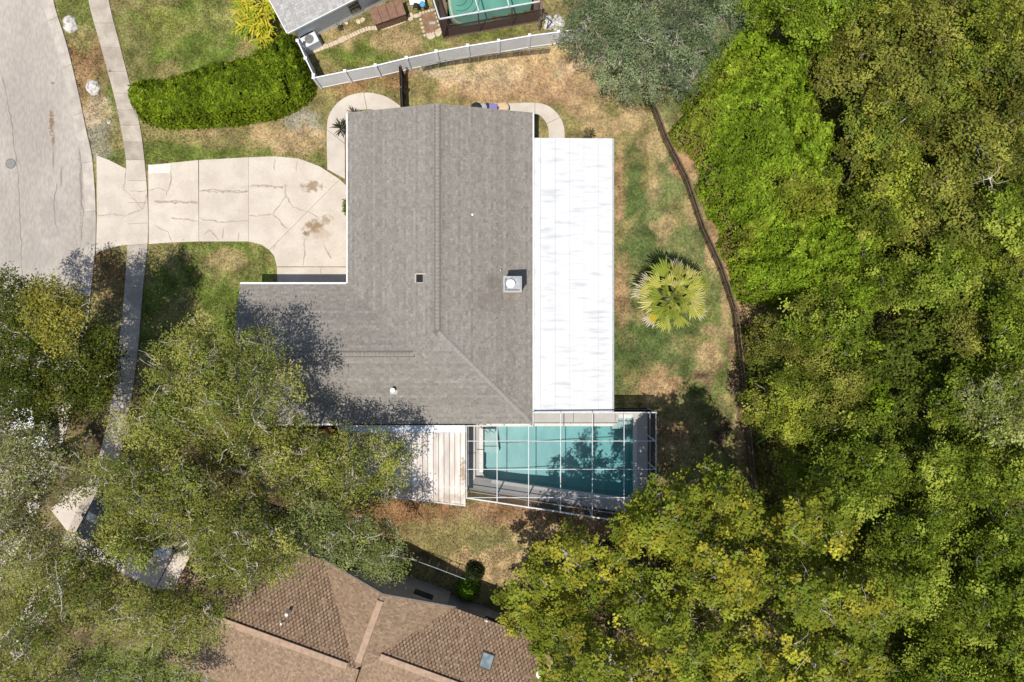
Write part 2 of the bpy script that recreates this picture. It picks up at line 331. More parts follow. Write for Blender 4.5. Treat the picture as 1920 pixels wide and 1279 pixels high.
def offset_line(pts, d):
    out = []; n = len(pts)
    for i, p in enumerate(pts):
        a = pts[max(i-1, 0)]; b = pts[min(i+1, n-1)]; dx, dy = b[0]-a[0], b[1]-a[1]; l = math.hypot(dx, dy)
        out.append((p[0]-dy/l*d, p[1]+dx/l*d))
    return out
def side(pts): return pts
kerb_in = offset_line(edge, -.68)           # towards the road (west)
if kerb_in[20][0] > edge[20][0]: kerb_in = offset_line(edge, .68); SGN = 1
else: SGN = -1
roadpoly = [(-400, edge[0][1]+300)]+[(edge[0][0]-.3, edge[0][1]+300)]+[(p[0], p[1]) for p in offset_line(edge, .10*SGN)]+[(-80, -90), (-400, -90)]
pool_px = [(905,801),(908,798),(1156,798),(1160,783),(1187,783),(1188,930),(1185,936),(920,899),(909,895),(905,887)]
pool_pts = PL(pool_px)
def ground():
    xs = np.concatenate([[-700, -250, -90, -50, -38], np.arange(-34, 34.01, .16), [38, 50, 90, 250, 700]])
    ys = np.concatenate([[-700, -250, -90, -40, -28], np.arange(-23.5, 23.6, .16), [28, 40, 90, 250, 700]])
    X, Y = np.meshgrid(xs, ys); x, y = X.ravel(), Y.ravel()
    z = (fbm(x, y, 3, 3)-.5)*.06-.045
    z = np.where(inpoly(x, y, roadpoly), -.35, z)
    hard = edged(x, y, pool_pts) < .5; z = np.where(hard, -.06, z)
    nx, ny = len(xs), len(ys)
    i = np.arange(nx-1)[None, :]+nx*np.arange(ny-1)[:, None]; q = np.stack([i, i+1, i+nx+1, i+nx], -1).reshape(-1, 4)
    cx, cy = x[q].mean(1), y[q].mean(1)
    big = [(p[0], p[1]) for p in pool_pts]
    keep = ~(inpoly(cx, cy, big) | (edged(cx, cy, big) < .12)); q = q[keep]
    nb = [P(833, -60), P(838, 45), P(1000, 18), P(1000, -60)]
    cx, cy = x[q].mean(1), y[q].mean(1); q = q[~inpoly(cx, cy, nb)]
    me = bpy.data.meshes.new('ground'); nv = len(x)
    me.vertices.add(nv); me.vertices.foreach_set('co', np.stack([x, y, z], 1).ravel())
    me.loops.add(q.size); me.loops.foreach_set('vertex_index', q.ravel()); me.polygons.add(len(q))
    me.polygons.foreach_set('loop_start', np.arange(0, q.size, 4)); me.polygons.foreach_set('loop_total', np.full(len(q), 4))
    me.polygons.foreach_set('use_smooth', np.ones(len(q), bool))
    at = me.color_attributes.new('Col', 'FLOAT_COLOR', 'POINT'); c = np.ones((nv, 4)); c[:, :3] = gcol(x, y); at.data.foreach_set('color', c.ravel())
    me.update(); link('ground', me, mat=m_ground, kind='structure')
ground()

# ------------------------------------------------------------------ road, kerb, pavement
mb = MB(); w = offset_line(edge, .62*SGN)
n = len(w); vs = [(p[0], p[1], -.10) for p in w]+[(p[0]-60, p[1], -.10) for p in w]
mb.add(vs, [(i, i+1, n+i+1, n+i) for i in range(n-1)])
road = mb.build('road', m_road, kind='structure')
def ribbon(pts, wd, z, mb, jit=0):
    n = len(pts); L, R = [], []
    for i, p in enumerate(pts):
        a = pts[max(i-1, 0)]; b = pts[min(i+1, n-1)]; dx, dy = b[0]-a[0], b[1]-a[1]; l = math.hypot(dx, dy) or 1
        ww = wd*(.5+random.random()*jit)*(0.35 if i in (0, n-1) and jit else 1)
        L.append((p[0]-dy/l*ww, p[1]+dx/l*ww, z)); R.append((p[0]+dy/l*ww, p[1]-dx/l*ww, z))
    mb.add(L+R, [(n+i, n+i+1, i+1, i) for i in range(n-1)])
def crackline(px, h=0, jit=1.4):
    p = []; 
    for (a, b), (c, d) in zip(px[:-1], px[1:]):
        k = max(2, int(math.hypot(c-a, d-b)/6))
        for i in range(k): p.append((a+(c-a)*i/k+random.uniform(-jit, jit), b+(d-b)*i/k+random.uniform(-jit, jit)))
    p.append(px[-1]); return PL(p, h)
for pts in ([(42,520),(38,420),(34,330),(22,230),(4,140)], [(105,426),(100,380),(108,340)], [(152,300),(150,340),(156,400),(152,450)]):
    mb = MB(); ribbon(crackline(pts, -.1), .02, -.096, mb, .8); mb.build('road_crack', m_tar2, road)
# kerb pieces: each cast length of kerb and gutter a part
kerb = empty('kerb', kind='structure')
cum = [0]
for a, b in zip(edge[:-1], edge[1:]): cum.append(cum[-1]+math.dist(a, b))
def along(pts, s):
    for i in range(len(cum)-1):
        if cum[i+1] >= s: t = (s-cum[i])/(cum[i+1]-cum[i]); a, b = pts[i], pts[i+1]; return (a[0]+(b[0]-a[0])*t, a[1]+(b[1]-a[1])*t)
    return pts[-1]
l1, l2, l3 = offset_line(edge, .22*SGN), offset_line(edge, .30*SGN), offset_line(edge, .70*SGN)
s = 0
m_kerb = M('kerb_concrete', (.50, .45, .38), .9, (.40, .35, .30), 1.4, 8, .3, 50, fine=.06, rnd=.14)
while s < cum[-1]-.5:
    e = min(s+3.0, cum[-1]); mb = MB(); k = 5; V = []
    dr = 0.0
    for j in range(k+1):
        t = s+.008+(e-s-.016)*j/k; py = 639.5-along(edge, t)[1]*F/CAMH
        drop = .02 if 285 < py < 480 else 0
        for ln, z in ((edge, .03-drop*.6), (l1, .025-drop*.7), (l2, -.06), (l3, -.088), (l3, -.25), (edge, -.25)):
            q = along(ln, t); V.append((q[0], q[1], z))
    fs = []
    for j in range(k):
        for c in range(6): fs.append((j*6+c, j*6+(c+1) % 6, (j+1)*6+(c+1) % 6, (j+1)*6+c))
    fs += [tuple(range(6))[::-1], tuple(range(k*6, k*6+6))]
    mb.add(V, fs); mb.build('kerb_stone', m_kerb, kerb); s = e
# pavement
swL = [(165,-60),(166,0),(190,90),(213,175),(226,235),(236,300),(240,380),(239,460),(234,540),(222,660),(209,755),(190,840),(160,920),(120,1010),(70,1100),(0,1200)]
swR = [(203,-60),(204,0),(226,90),(248,175),(262,235),(271,300),(277,380),(277,457),(268,540),(258,660),(245,755),(226,850),(196,940),(155,1035),(104,1130),(30,1240)]
a, b = spline(PL(swL), 8), spline(PL(swR), 8)
SWP = a+b[::-1]
side_walk = empty('pavement', kind='structure')
cuts = list(range(0, len(a)-1, 4))+[len(a)-1]
for i0, i1 in zip(cuts[:-1], cuts[1:]):
    A = a[i0:i1+1]; B = b[i0:i1+1]
    g = .008
    def trim(q):
        q = [list(p) for p in q]; dx, dy = q[1][0]-q[0][0], q[1][1]-q[0][1]; l = math.hypot(dx, dy); q[0] = [q[0][0]+dx/l*g, q[0][1]+dy/l*g]
        dx, dy = q[-1][0]-q[-2][0], q[-1][1]-q[-2][1]; l = math.hypot(dx, dy); q[-1] = [q[-1][0]-dx/l*g, q[-1][1]-dy/l*g]; return [tuple(p) for p in q]
    mid = 639.5-A[len(A)//2][1]*F/CAMH
    mb = MB(); mb.prism(trim(A)+trim(B)[::-1], -.1, .02+random.uniform(-.004, .006)); mb.build('slab', m_conc if 310 < mid < 470 else m_walk, side_walk)

# driveway
drive = empty('driveway', kind='structure')
def slab(px, z=.02, parent=None, m=None, name='slab', bev=0):
    pts = PL(px); cx = sum(p[0] for p in pts)/len(pts); cy = sum(p[1] for p in pts)/len(pts); o = []
    n = len(pts); ar = sum(pts[i][0]*pts[(i+1) % n][1]-pts[(i+1) % n][0]*pts[i][1] for i in range(n)); sg = 1 if ar > 0 else -1
    for i in range(n):                      # inset 9 mm
        a, b, c = np.array(pts[i-1]), np.array(pts[i]), np.array(pts[(i+1) % n])
        u = (b-a)/(np.linalg.norm(b-a)+1e-9); v = (c-b)/(np.linalg.norm(c-b)+1e-9)
        nn = np.array((-(u+v)[1], (u+v)[0])); nn = nn/(np.linalg.norm(nn)+1e-9)*sg; o.append(tuple(b+nn*.01))
    return MB().prism(o, -.12, z).build(name, m or m_conc, parent or drive)
slab([(181,291),(205,300),(238,317),(241,380),(240,459),(205,465),(180,475),(182,400)])
slab([(278,310),(372,300),(373,453),(320,455),(279,458)])
slab([(373,300),(466,295),(466,453),(373,453)])
slab([(466,295),(515,293),(560,297),(600,312),(637,336),(505,469),(490,459),(466,453)])
slab([(637,336),(652,350),(665,352),(665,500),(519,500),(514,480),(505,469)])
slab([(519,501),(665,501),(665,550),(521,550)])
slab([(278,309),(320,307),(320,324),(278,326)], .024, name='concrete_patch', m=M('patch_concrete', (.68, .65, .60), .9, (.6, .56, .5), 4))
cr = [[(238,318),(232,355),(258,378),(268,392),(245,402),(240,404)], [(181,404),(210,402),(240,405)], [(277,356),(300,353),(312,358)], [(290,378),(330,377),(372,381)],
 [(320,320),(321,340),(312,368)], [(373,359),(400,356),(440,362),(466,358)], [(320,410),(345,412),(372,414)], [(375,410),(410,416),(466,415)], [(515,296),(515,320)], [(470,347),(500,350),(535,352),(536,368),(520,390),(512,402)],
 [(512,402),(490,404),(466,405)], [(536,368),(550,388),(572,395),(600,410)], [(556,300),(556,322)], [(600,412),(585,425)], [(570,445),(572,470),(568,498)], [(605,455),(612,470),(622,485)], [(290,422),(315,435),(322,452)], [(380,440),(395,432),(410,450)], [(420,425),(418,450)], [(448,435),(447,452)],
 [(512,402),(530,420),(540,430)], [(522,450),(512,470)], [(278,356),(268,360),(242,358)], [(268,392),(277,362)], [(602,500),(602,514)]]
for c in cr:
    mb = MB(); ribbon(crackline(c), .035, .0245, mb, .9); mb.build('crack', m_tarline, drive)
for c in ([(375,358),(466,360)], [(290,379),(372,381)], [(470,348),(535,352)]):
    mb = MB(); ribbon(crackline(c, 0, 2.6), .045, .0262, mb, .9); mb.build('crack', m_tarline, drive)
# curved front path and back path
def arc_path(outer, inner, cutidx, label, m=m_walk2):
    par = empty('path', kind='structure'); A = spline(PL(outer), 6); B = spline(PL(inner), 6)
    cutidx = [c*6 for c in cutidx]
    for i0, i1 in zip(cutidx[:-1], cutidx[1:]):
        def tr(q):
            q = [np.array(p) for p in q]; q[0] = q[0]+(q[1]-q[0])/np.linalg.norm(q[1]-q[0])*.012; q[-1] = q[-1]-(q[-1]-q[-2])/np.linalg.norm(q[-1]-q[-2])*.012; return [tuple(p) for p in q]
        MB().prism(tr(A[i0:i1+1])+tr(B[i0:i1+1])[::-1], -.1, .022).build('slab', m, par)
    return par
arc_path([(614,318),(613,243),(620,210),(645,184),(682,174),(720,180),(752,200),(775,222)], [(647,336),(647,270),(650,232),(665,212),(688,205),(708,208),(722,215),(745,240)], [0, 1, 4, 7], '')
arc_path([(925,196),(960,194),(1003,193),(1030,200),(1050,220),(1058,243),(1058,280)], [(925,214),(960,214),(1003,214),(1015,219),(1025,232),(1029,250),(1029,280)], [0, 2, 4, 6], '')
# manhole
mh = empty('manhole_cover', (*P(20, 307, -.1), -.1), label='round iron manhole cover set in the road near the left edge', cat='manhole cover')
MB().lathe((0, 0, 0), [(.31, .001), (.31, .012), (.26, .013)], 28).build('frame', m_iron, mh); MB().lathe((0, 0, 0), [(.25, .002), (.25, .018)], 28).build('lid', M('iron_lid', (.30, .285, .27), .8, (.22, .21, .2), 14), mh)
mb = MB()
for k in range(5): mb.cbox((0, -.16+.08*k, .021), (.34, .02, .006))
mb.build('lid_rib', m_iron, mh)

# ------------------------------------------------------------------ foliage helpers
def leaves_mesh(name, Pp, Nn, size, col, mat, parent=None, aspect=.55, tri=False, tang=None, **k):
    n = len(Pp); Nn = Nn/np.linalg.norm(Nn, axis=1)[:, None]
    r = rng.normal(size=(n, 3)) if tang is None else tang
    t = r-Nn*(r*Nn).sum(1)[:, None]; t /= np.linalg.norm(t, axis=1)[:, None]; b = np.cross(Nn, t)
    s = (size*np.ones(n))[:, None]
    if tri: V = np.stack([Pp-b*s*aspect, Pp+b*s*aspect, Pp+t*s*1.6], 1); m = 3
    else: V = np.stack([Pp-t*s, Pp+b*s*aspect-t*s*.1, Pp+t*s, Pp-b*s*aspect-t*s*.1], 1); m = 4
    me = bpy.data.meshes.new(name); me.vertices.add(n*m); me.vertices.foreach_set('co', V.ravel())
    me.loops.add(n*m); me.loops.foreach_set('vertex_index', np.arange(n*m)); me.polygons.add(n)
    me.polygons.foreach_set('loop_start', np.arange(0, n*m, m)); me.polygons.foreach_set('loop_total', np.full(n, m))
    at = me.color_attributes.new('Col', 'FLOAT_COLOR', 'POINT'); c = np.ones((n, m, 4)); c[:, :, :3] = col[:, None, :]; at.data.foreach_set('color', c.ravel())
    me.update(); o = link(name, me, parent, mat, **k); return o
def tubes_mesh(name, A, B, ra, rb, mat, parent=None, sides=4, **k):
    A, B = np.array(A, float), np.array(B, float); n = len(A); d = B-A; d /= np.linalg.norm(d, axis=1)[:, None]+1e-9
    up = np.tile([.3, .2, .93], (n, 1)); a = np.cross(d, up); a /= np.linalg.norm(a, axis=1)[:, None]+1e-9; b = np.cross(d, a)
    ra = np.array(ra)[:, None]; rb = np.array(rb)[:, None]; V = []
    for P0, rr in ((A, ra), (B, rb)):
        for q in range(sides):
            th = 2*math.pi*q/sides; V.append(P0+(a*math.cos(th)+b*math.sin(th))*rr)
    V = np.stack(V, 1); base = np.arange(n)[:, None]*2*sides
    Fc = np.stack([base+np.array([q, (q+1) % sides, sides+(q+1) % sides, sides+q]) for q in range(sides)], 1).reshape(-1, 4)
    me = bpy.data.meshes.new(name); me.vertices.add(n*2*sides); me.vertices.foreach_set('co', V.ravel())
    me.loops.add(Fc.size); me.loops.foreach_set('vertex_index', Fc.ravel()); me.polygons.add(len(Fc))
    me.polygons.foreach_set('loop_start', np.arange(0, Fc.size, 4)); me.polygons.foreach_set('loop_total', np.full(len(Fc), 4))
    me.polygons.foreach_set('use_smooth', np.ones(len(Fc), bool)); me.update()
    return link(name, me, parent, mat, **k)
def jitcol(pal, n, idx=None, j=.22):
    pal = np.array(pal); i = rng.integers(0, len(pal), n) if idx is None else idx
    c = pal[i]*(1+rng.normal(size=(n, 1))*j*.7)*(1+rng.normal(size=(n, 3))*j*.35); return np.clip(c, .003, .7)
def branchy(nodes_from, targets, r_tip, wob=.3, pipe=.5):
    """grow a branching skeleton from a root to the targets; returns segment lists"""
    pts = [np.array(p, float) for p in nodes_from]; par = [-1]+list(range(len(pts)-1)); root = pts[-1]
    order = np.argsort(np.linalg.norm(targets-root, axis=1)); tid = []
    for t in order:
        T = targets[t]; Q = np.array(pts); d = np.linalg.norm(Q-T, axis=1); rd = np.linalg.norm(Q-root, axis=1)
        low = np.where(np.arange(len(pts)) < len(nodes_from)-1, 50, 0)
        k = int(np.argmin(d+.25*rd+low)); a = Q[k]; n = max(1, int(d[k]/.9)); prev = k
        for i in range(1, n+1):
            f = i/n; p = a+(T-a)*f
            if i < n: p = p+rng.normal(size=3)*wob*min(1, d[k]/3)*math.sin(f*math.pi)+np.array((0, 0, -.12*d[k]*math.sin(f*math.pi)*.5))
            pts.append(p); par.append(prev); prev = len(pts)-1
        tid.append(prev)
    N = len(pts); wgt = np.zeros(N)
    for i in tid: wgt[i] += 1
    for i in range(N-1, 0, -1):
        if par[i] >= 0: wgt[par[i]] += wgt[i]
    r = r_tip*np.maximum(wgt, 1)**pipe
    A = [pts[par[i]] for i in range(1, N)]; B = [pts[i] for i in range(1, N)]
    ra = [r[par[i]] if par[i] < len(nodes_from) or r[par[i]] < r[i]*1.8 else r[i]*1.3 for i in range(1, N)]; rb = [r[i] for i in range(1, N)]
    return A, B, ra, rb
LEAFN = [0]
def tree(name, label, cat, crown_px, zlo, zhi, base_px, pal, n_lobe=40, lr=(.8, 1.5), sprigs=26, per=14, leaf=.075, up=.8, flat=.6,
         bark=None, twigs=0, twig_r=.012, group=None, mat=None, trunk_r=.28, r_tip=.03, edge_soft=1.6, clump_j=.35, sprig_r=.2, hjit=.9, aspect=.6, lowfill=.25, mindist=.75, trunk_h=.35, twig_len=1.5, kind=None):
    hm = (zlo+zhi)/2; poly = [P(a, b, hm) for a, b in crown_px]
    cand = sample_poly(poly, n_lobe*14); dist = edged(cand[:, 0], cand[:, 1], poly)
    area = abs(sum(poly[i][0]*poly[(i+1) % len(poly)][1]-poly[(i+1) % len(poly)][0]*poly[i][1] for i in range(len(poly))))/2
    md = mindist*math.sqrt(area/n_lobe); sel = []
    for i in range(len(cand)):
        if dist[i] < .35: continue
        if all((cand[i, 0]-cand[j, 0])**2+(cand[i, 1]-cand[j, 1])**2 > md*md for j in sel): sel.append(i)
        if len(sel) >= n_lobe: break
    c = cand[sel]; d = dist[sel]; m = len(c); dm = max(d.max(), .5)
    z = zlo+(zhi-zlo)*np.clip(d/dm, 0, 1)**.6+rng.normal(size=m)*hjit*.5
    kk = ((CAMH-z)/(CAMH-hm))[:, None]; c = c*kk                                      # keep each clump where the photo shows it
    R = rng.uniform(lr[0], lr[1], m)*np.clip(.55+d/2.2, .55, 1)
    L = np.column_stack([c, z])
    bx, by = P(*base_px); root = empty(name, (bx, by, 0), label=label, cat=cat, group=group, kind=kind)
    off = np.array((bx, by, 0))
    # leaves
    cnt = np.maximum(6, (sprigs*R**2).astype(int)); lid = np.repeat(np.arange(m), cnt); n = len(lid)
    dv = rng.normal(size=(n, 3)); dv[:, 2] = np.abs(dv[:, 2])*1.0-.25*(rng.random(n) < lowfill)*2; dv /= np.linalg.norm(dv, axis=1)[:, None]
    rad = R[lid]*rng.uniform(.55, 1.12, n)*(1+.25*rng.normal(size=n)*.5)
    sc = L[lid]+dv*rad[:, None]*np.array((1, 1, flat)); sidx = np.repeat(np.arange(n), per); nl = len(sidx)
    pp = sc[sidx]+rng.normal(size=(nl, 3))*sprig_r*np.array((1, 1, .6))
    sn = rng.normal(size=(n, 3))*.42; nn = np.array((0, 0, up))+.5*dv[sidx]+sn[sidx]+rng.normal(size=(nl, 3))*.24
    lcol = rng.integers(0, len(pal), m); scol = np.where(rng.random(n) < .75, lcol[lid], rng.integers(0, len(pal), n))
    bri = (1+rng.normal(size=m)*clump_j*.35)[lid]*(1+rng.normal(size=n)*clump_j*.5)
    col = jitcol(pal, nl, scol[sidx], .12)*np.clip(bri[sidx], .5, 1.6)[:, None]
    LEAFN[0] += nl
    leaves_mesh('crown', pp-off, nn, leaf*rng.uniform(.7, 1.35, nl), col, mat or m_leaf, root, aspect)
    th = zlo*trunk_h
    A, B, ra, rb = branchy([(bx, by, -.1), (bx+rng.normal()*.1, by+rng.normal()*.1, th*.5), (bx+rng.normal()*.2, by+rng.normal()*.2, th)], L-np.array((0, 0, .25)), r_tip)
    sc_ = trunk_r/max(ra); 
    ra = np.array(ra); rb = np.array(rb)
    if sc_ < 1: ra = np.minimum(ra, trunk_r); rb = np.minimum(rb, trunk_r)
    A = np.array(A)-off; B = np.array(B)-off
    isT = np.arange(len(A)) < 2
    tubes_mesh('trunk', A[isT], B[isT], np.maximum(ra[isT], trunk_r*.9), np.maximum(rb[isT], trunk_r*.8), bark or m_bark, root, 8)
    TA, TB, Ta, Tb = list(A[~isT]), list(B[~isT]), list(ra[~isT]), list(rb[~isT])
    if twigs:
        for i in range(m):
            for _ in range(twigs):
                p = L[i]-off+np.array((0, 0, -.1)); q = rng.normal(size=3); q[2] = abs(q[2])*.5+.1; q /= np.linalg.norm(q); ln = R[i]*rng.uniform(.7, twig_len); rr = twig_r*rng.uniform(.8, 2.0)
                k = 4; 
                for s_ in range(k):
                    q2 = q+rng.normal(size=3)*.45; q2[2] *= .7; q2 /= np.linalg.norm(q2); e = p+q2*ln/k
                    if e[2] > L[i][2]+R[i]*flat*1.12: e[2] = L[i][2]+R[i]*flat*1.12
                    TA.append(p); TB.append(e); Ta.append(rr*(1-s_/k*.8)); Tb.append(rr*(1-(s_+1)/k*.8))
                    if rng.random() < .7:
                        q3 = q2+rng.normal(size=3)*.9; q3 /= np.linalg.norm(q3); TA.append(p); TB.append(p+q3*ln/k*1.1); Ta.append(rr*.6); Tb.append(rr*.25)
                    p = e
    tubes_mesh('limbs', TA, TB, Ta, Tb, bark or m_bark, root, 4)
    return root
def leafmass(name, label, cat, px_poly, h, zfun_edge, pal, dens, leaf, amp=.5, lump=1.2, mat=None, depth=.6, kind=None, group=None, patch=3.0, up=.9, nj=.45, parent=None, stems=None, power=.5, hole=0, aspect=.62, base_h=0, fuzz=.15, chunk=.38, cks=.42, gapt=.36):
    poly = [P(a, b, h*.8) for a, b in px_poly]
    ar = abs(sum(poly[i][0]*poly[(i+1) % len(poly)][1]-poly[(i+1) % len(poly)][0]*poly[i][1] for i in range(len(poly))))/2
    n = int(ar*dens); q = sample_poly(poly, n); x, y = q[:, 0], q[:, 1]
    def hf(x, y):
        d = edged(x, y, poly); d = np.where(inpoly(x, y, poly), d, 0); d = np.maximum(d-fuzz*fbm(x, y, 1.1, 3, 5)*1.3, 0)
        e = np.clip(d/zfun_edge, 0, 1)**power
        lu = fbm(x, y, lump, 2, 1); r = 1-np.abs(2*fbm(x, y, lump*.6, 2, 3)-1)*1.6
        return base_h+h*e*(.93+.0*lu)+amp*(lu-.5)*2*e+amp*.5*r*e+chunk*vnoise(x/cks+31, y/cks+77, 2)*np.clip(e*2, 0, 1)
    z0 = hf(x, y); ep = .12; gx = (hf(x+ep, y)-z0)/ep; gy = (hf(x, y+ep)-z0)/ep
    if fuzz: kp = edged(x, y, poly) > fuzz*fbm(x, y, 1.1, 3, 5)*1.3; x, y, z0, gx, gy = x[kp], y[kp], z0[kp], gx[kp], gy[kp]; n = len(x)
    dep = rng.random(n)**2.2*depth; z = np.maximum(.05, z0-dep)
    # leaves down the sides
    side_ = edged(x, y, poly)-fuzz*fbm(x, y, 1.1, 3, 5)*1.3 < .35; z = np.where(side_, rng.random(n)*z, z)
    gx = np.clip(gx, -2, 2); gy = np.clip(gy, -2, 2)
    nn = np.stack([-gx*.75, -gy*.75, np.full(n, up)], 1)+rng.normal(size=(n, 3))*nj*.7
    if chunk > .5: z = np.where(vnoise(x/.5+11, y/.5+5, 1)+.25*vnoise(x/.2, y/.2, 3) < gapt, z-.5-.7*rng.random(n), z); z = np.maximum(z, .05)
    if hole:
        hm_ = fbm(x, y, .9, 3, 4) > hole; z = np.where(hm_, z-1.2*rng.random(n)-.5, z); z = np.maximum(z, .03)
    x = x+rng.normal(size=n)*.05; y = y+rng.normal(size=n)*.05
    pn = fbm(x, y, patch, 3, 2)+rng.normal(size=n)*.10; idx = np.clip(((pn-.28)/.44*len(pal)).astype(int), 0, len(pal)-1)
    cl = vnoise(x/.16+50, y/.16+50, 5)                                   # leaf tone by shoot
    col = jitcol(pal, n, idx, .13)*(.65+.7*cl)[:, None]
    LEAFN[0] += n
    pos = np.stack([x, y, z], 1)
    if parent is None:
        cx, cy = np.mean(poly, 0); root = empty(name, (cx, cy, 0), label=label, cat=cat, group=group) if kind is None else None
    else: root = parent; cx = cy = 0
    if kind:
        o = leaves_mesh(name, pos, nn, leaf*rng.uniform(.7, 1.35, n), col, mat or m_waxy, None, aspect, label=label, cat=cat, kind=kind)
        return o
    leaves_mesh('foliage', pos-np.array((cx, cy, 0)), nn, leaf*rng.uniform(.7, 1.35, n), col, mat or m_waxy, root, aspect)
    if stems:
        s0 = sample_poly(poly, stems); A, B = [], []
        zz = hf(s0[:, 0], s0[:, 1])*.8
        for (sx, sy), z1 in zip(s0, zz):
            if z1 > .1: A.append((sx-cx, sy-cy, -.05)); B.append((sx-cx+random.uniform(-.3, .3), sy-cy+random.uniform(-.3, .3), z1))
        if A: tubes_mesh("stems", A, B, [.03]*len(A), [.012]*len(A), m_dbark, root, 4)
    return root

# ------------------------------------------------------------------ roofs
def shingle_face(mb, o, u, v, poly, row=.145, tab=.2, cols=None, prob=None, lift=.012, bond=.5):
    """lay overlapping tabs over the face polygon given in (u,v) coordinates (metres)"""
    o = np.array(o, float); u = np.array(u, float); v = np.array(v, float); nrm = np.cross(u, v); nrm /= np.linalg.norm(nrm)
    if nrm[2] < 0: nrm = -nrm
    vmin = min(p[1] for p in poly); vmax = max(p[1] for p in poly); r = 0; vv = vmin
    while vv < vmax-.02:
        v1 = min(vv+row, vmax); vm = (vv+v1)/2; xs = []
        for i in range(len(poly)):
            (a, b), (c, d) = poly[i], poly[(i+1) % len(poly)]
            if (b > vm) != (d > vm): xs.append(a+(c-a)*(vm-b)/(d-b))
        xs.sort()
        for x0, x1 in zip(xs[::2], xs[1::2]):
            x = x0-random.random()*tab; k = 0
            if prob is not None: x = x0-(.25*((r % 2)*.5+.18*math.sin(r*1.7)+.5)) % .25-.25*0; x = math.floor(x0/.22)*.22-.25+((r % 2)*.125)+random.uniform(-.012, .012)
            while x < x1:
                wdt = tab*random.uniform(.65, 1.35) if prob is None else ((.22*prob[0] if k % 2 else .22*prob[1])+random.uniform(-.012, .012) if x+.01 < 1e9 else 0)
                if prob is not None and k % 2: wdt = math.floor((x+.04+wdt-(r % 2)*.11)/.22+.5)*.22+(r % 2)*.11-x+random.uniform(-.01, .01); wdt = max(wdt, .05)
                a_, b_ = max(x, x0)+.004, min(x+wdt, x1)-.003
                if b_-a_ > .015:
                    h = lift*random.uniform(.7, 1.5)
                    if cols is not None: c = cols(k, r)
                    p0 = o+u*a_+v*vv+nrm*(h+.004); p1 = o+u*b_+v*vv+nrm*(h+.004); p2 = o+u*b_+v*(v1+.02)+nrm*.004; p3 = o+u*a_+v*(v1+.02)+nrm*.004
                    q0 = o+u*a_+v*vv; q1 = o+u*b_+v*vv
                    mb.add([p0, p1, p2, p3, q0, q1], [(0, 1, 2, 3), (4, 5, 1, 0)], c)
                x += wdt; k += 1
        vv += row; r += 1
GREYS = [(0.247, 0.226, 0.197), (0.259, 0.237, 0.209), (0.27, 0.248, 0.219), (0.252, 0.231, 0.202), (0.23, 0.209, 0.183), (0.283, 0.261, 0.231)]
def greycol(k, r):
    c = random.choice(GREYS); f = .92*random.uniform(.95, 1.05)*(1+.07*math.sin(r*12.9898+r*r*.7)); return tuple(q*f for q in c)
def cap_run(parent, a, b, slope_l, mat, wdt=.36, step=.2, name='ridge_cap', me=None):
    """bent cap pieces, each a part, from point a to b (world, along ridge)"""
    a, b = Vector(a), Vector(b); d = (b-a); L = d.length; d.normalize()
    if me is None:
        m_ = MB(); hw = wdt/2; dr = hw*slope_l
        m_.add([(0, -hw, -dr+.05), (0, 0, .06), (0, hw, -dr+.05), (step*.93, -hw, -dr+.03), (step*.93, 0, .035), (step*.93, hw, -dr+.03), (0, -hw, -dr), (0, hw, -dr), (0, 0, 0)],
               [(0, 1, 4, 3), (1, 2, 5, 4), (6, 8, 1, 0), (8, 7, 2, 1)]); me = m_.mesh(name, mat)
    n = int(L/step); rot = d.to_track_quat('X', 'Z').to_euler(); q_ = a.copy(); q_.z -= .0; q2_ = b.copy()
    MB().bar(a+Vector((0, 0, .0)), b, wdt*.9, .03).build('cap_shade_strip', m_cap_shade, parent)  # added dark strip, seen in the gaps as painted shadow lines between caps
    for i in range(n):
        o = link(name, me, parent); o.location = a+d*(i*step+random.uniform(-.008, .008)); o.rotation_euler = rot
    return me

# ------------------------------------------------------------------ the grey-roofed house
EH = 2.6
xW, xE = P(652, 0, EH)[0], P(998.5, 0, EH)[0]; yN = P(0, 212, EH)[1]; yS = P(0, 794.5, EH)[1]
xWW = P(450, 0, EH)[0]; yG = P(0, 533, EH)[1]
pm = .30; half = (xE-xW)/2; xR = xW+half; zR = EH+half*pm
yHip = yS+half; wh = (yG-yS)/2; yWR = yS+wh; zWR = EH+wh*pm; xJ = xW+wh
house = empty('house', ((xW+xE)/2, (yN+yS)/2, 0), label='large house with grey shingle roof and brown ridge caps in the middle', cat='house')
HO = house.location.copy()
def hb(mb, name, mat, **k):
    mb.v = [(a-HO.x, b-HO.y, c) for a, b, c in mb.v]; return mb.build(name, mat, house, **k)
iv = .55
wallpoly = [(xW+iv, yN-.35), (xW+iv, yG-iv), (xWW+.35, yG-iv), (xWW+.35, yS+iv), (xE-iv, yS+iv), (xE-iv, yN-.35)]
hb(MB().prism(wallpoly, -.1, 2.5), 'wall', m_wall)
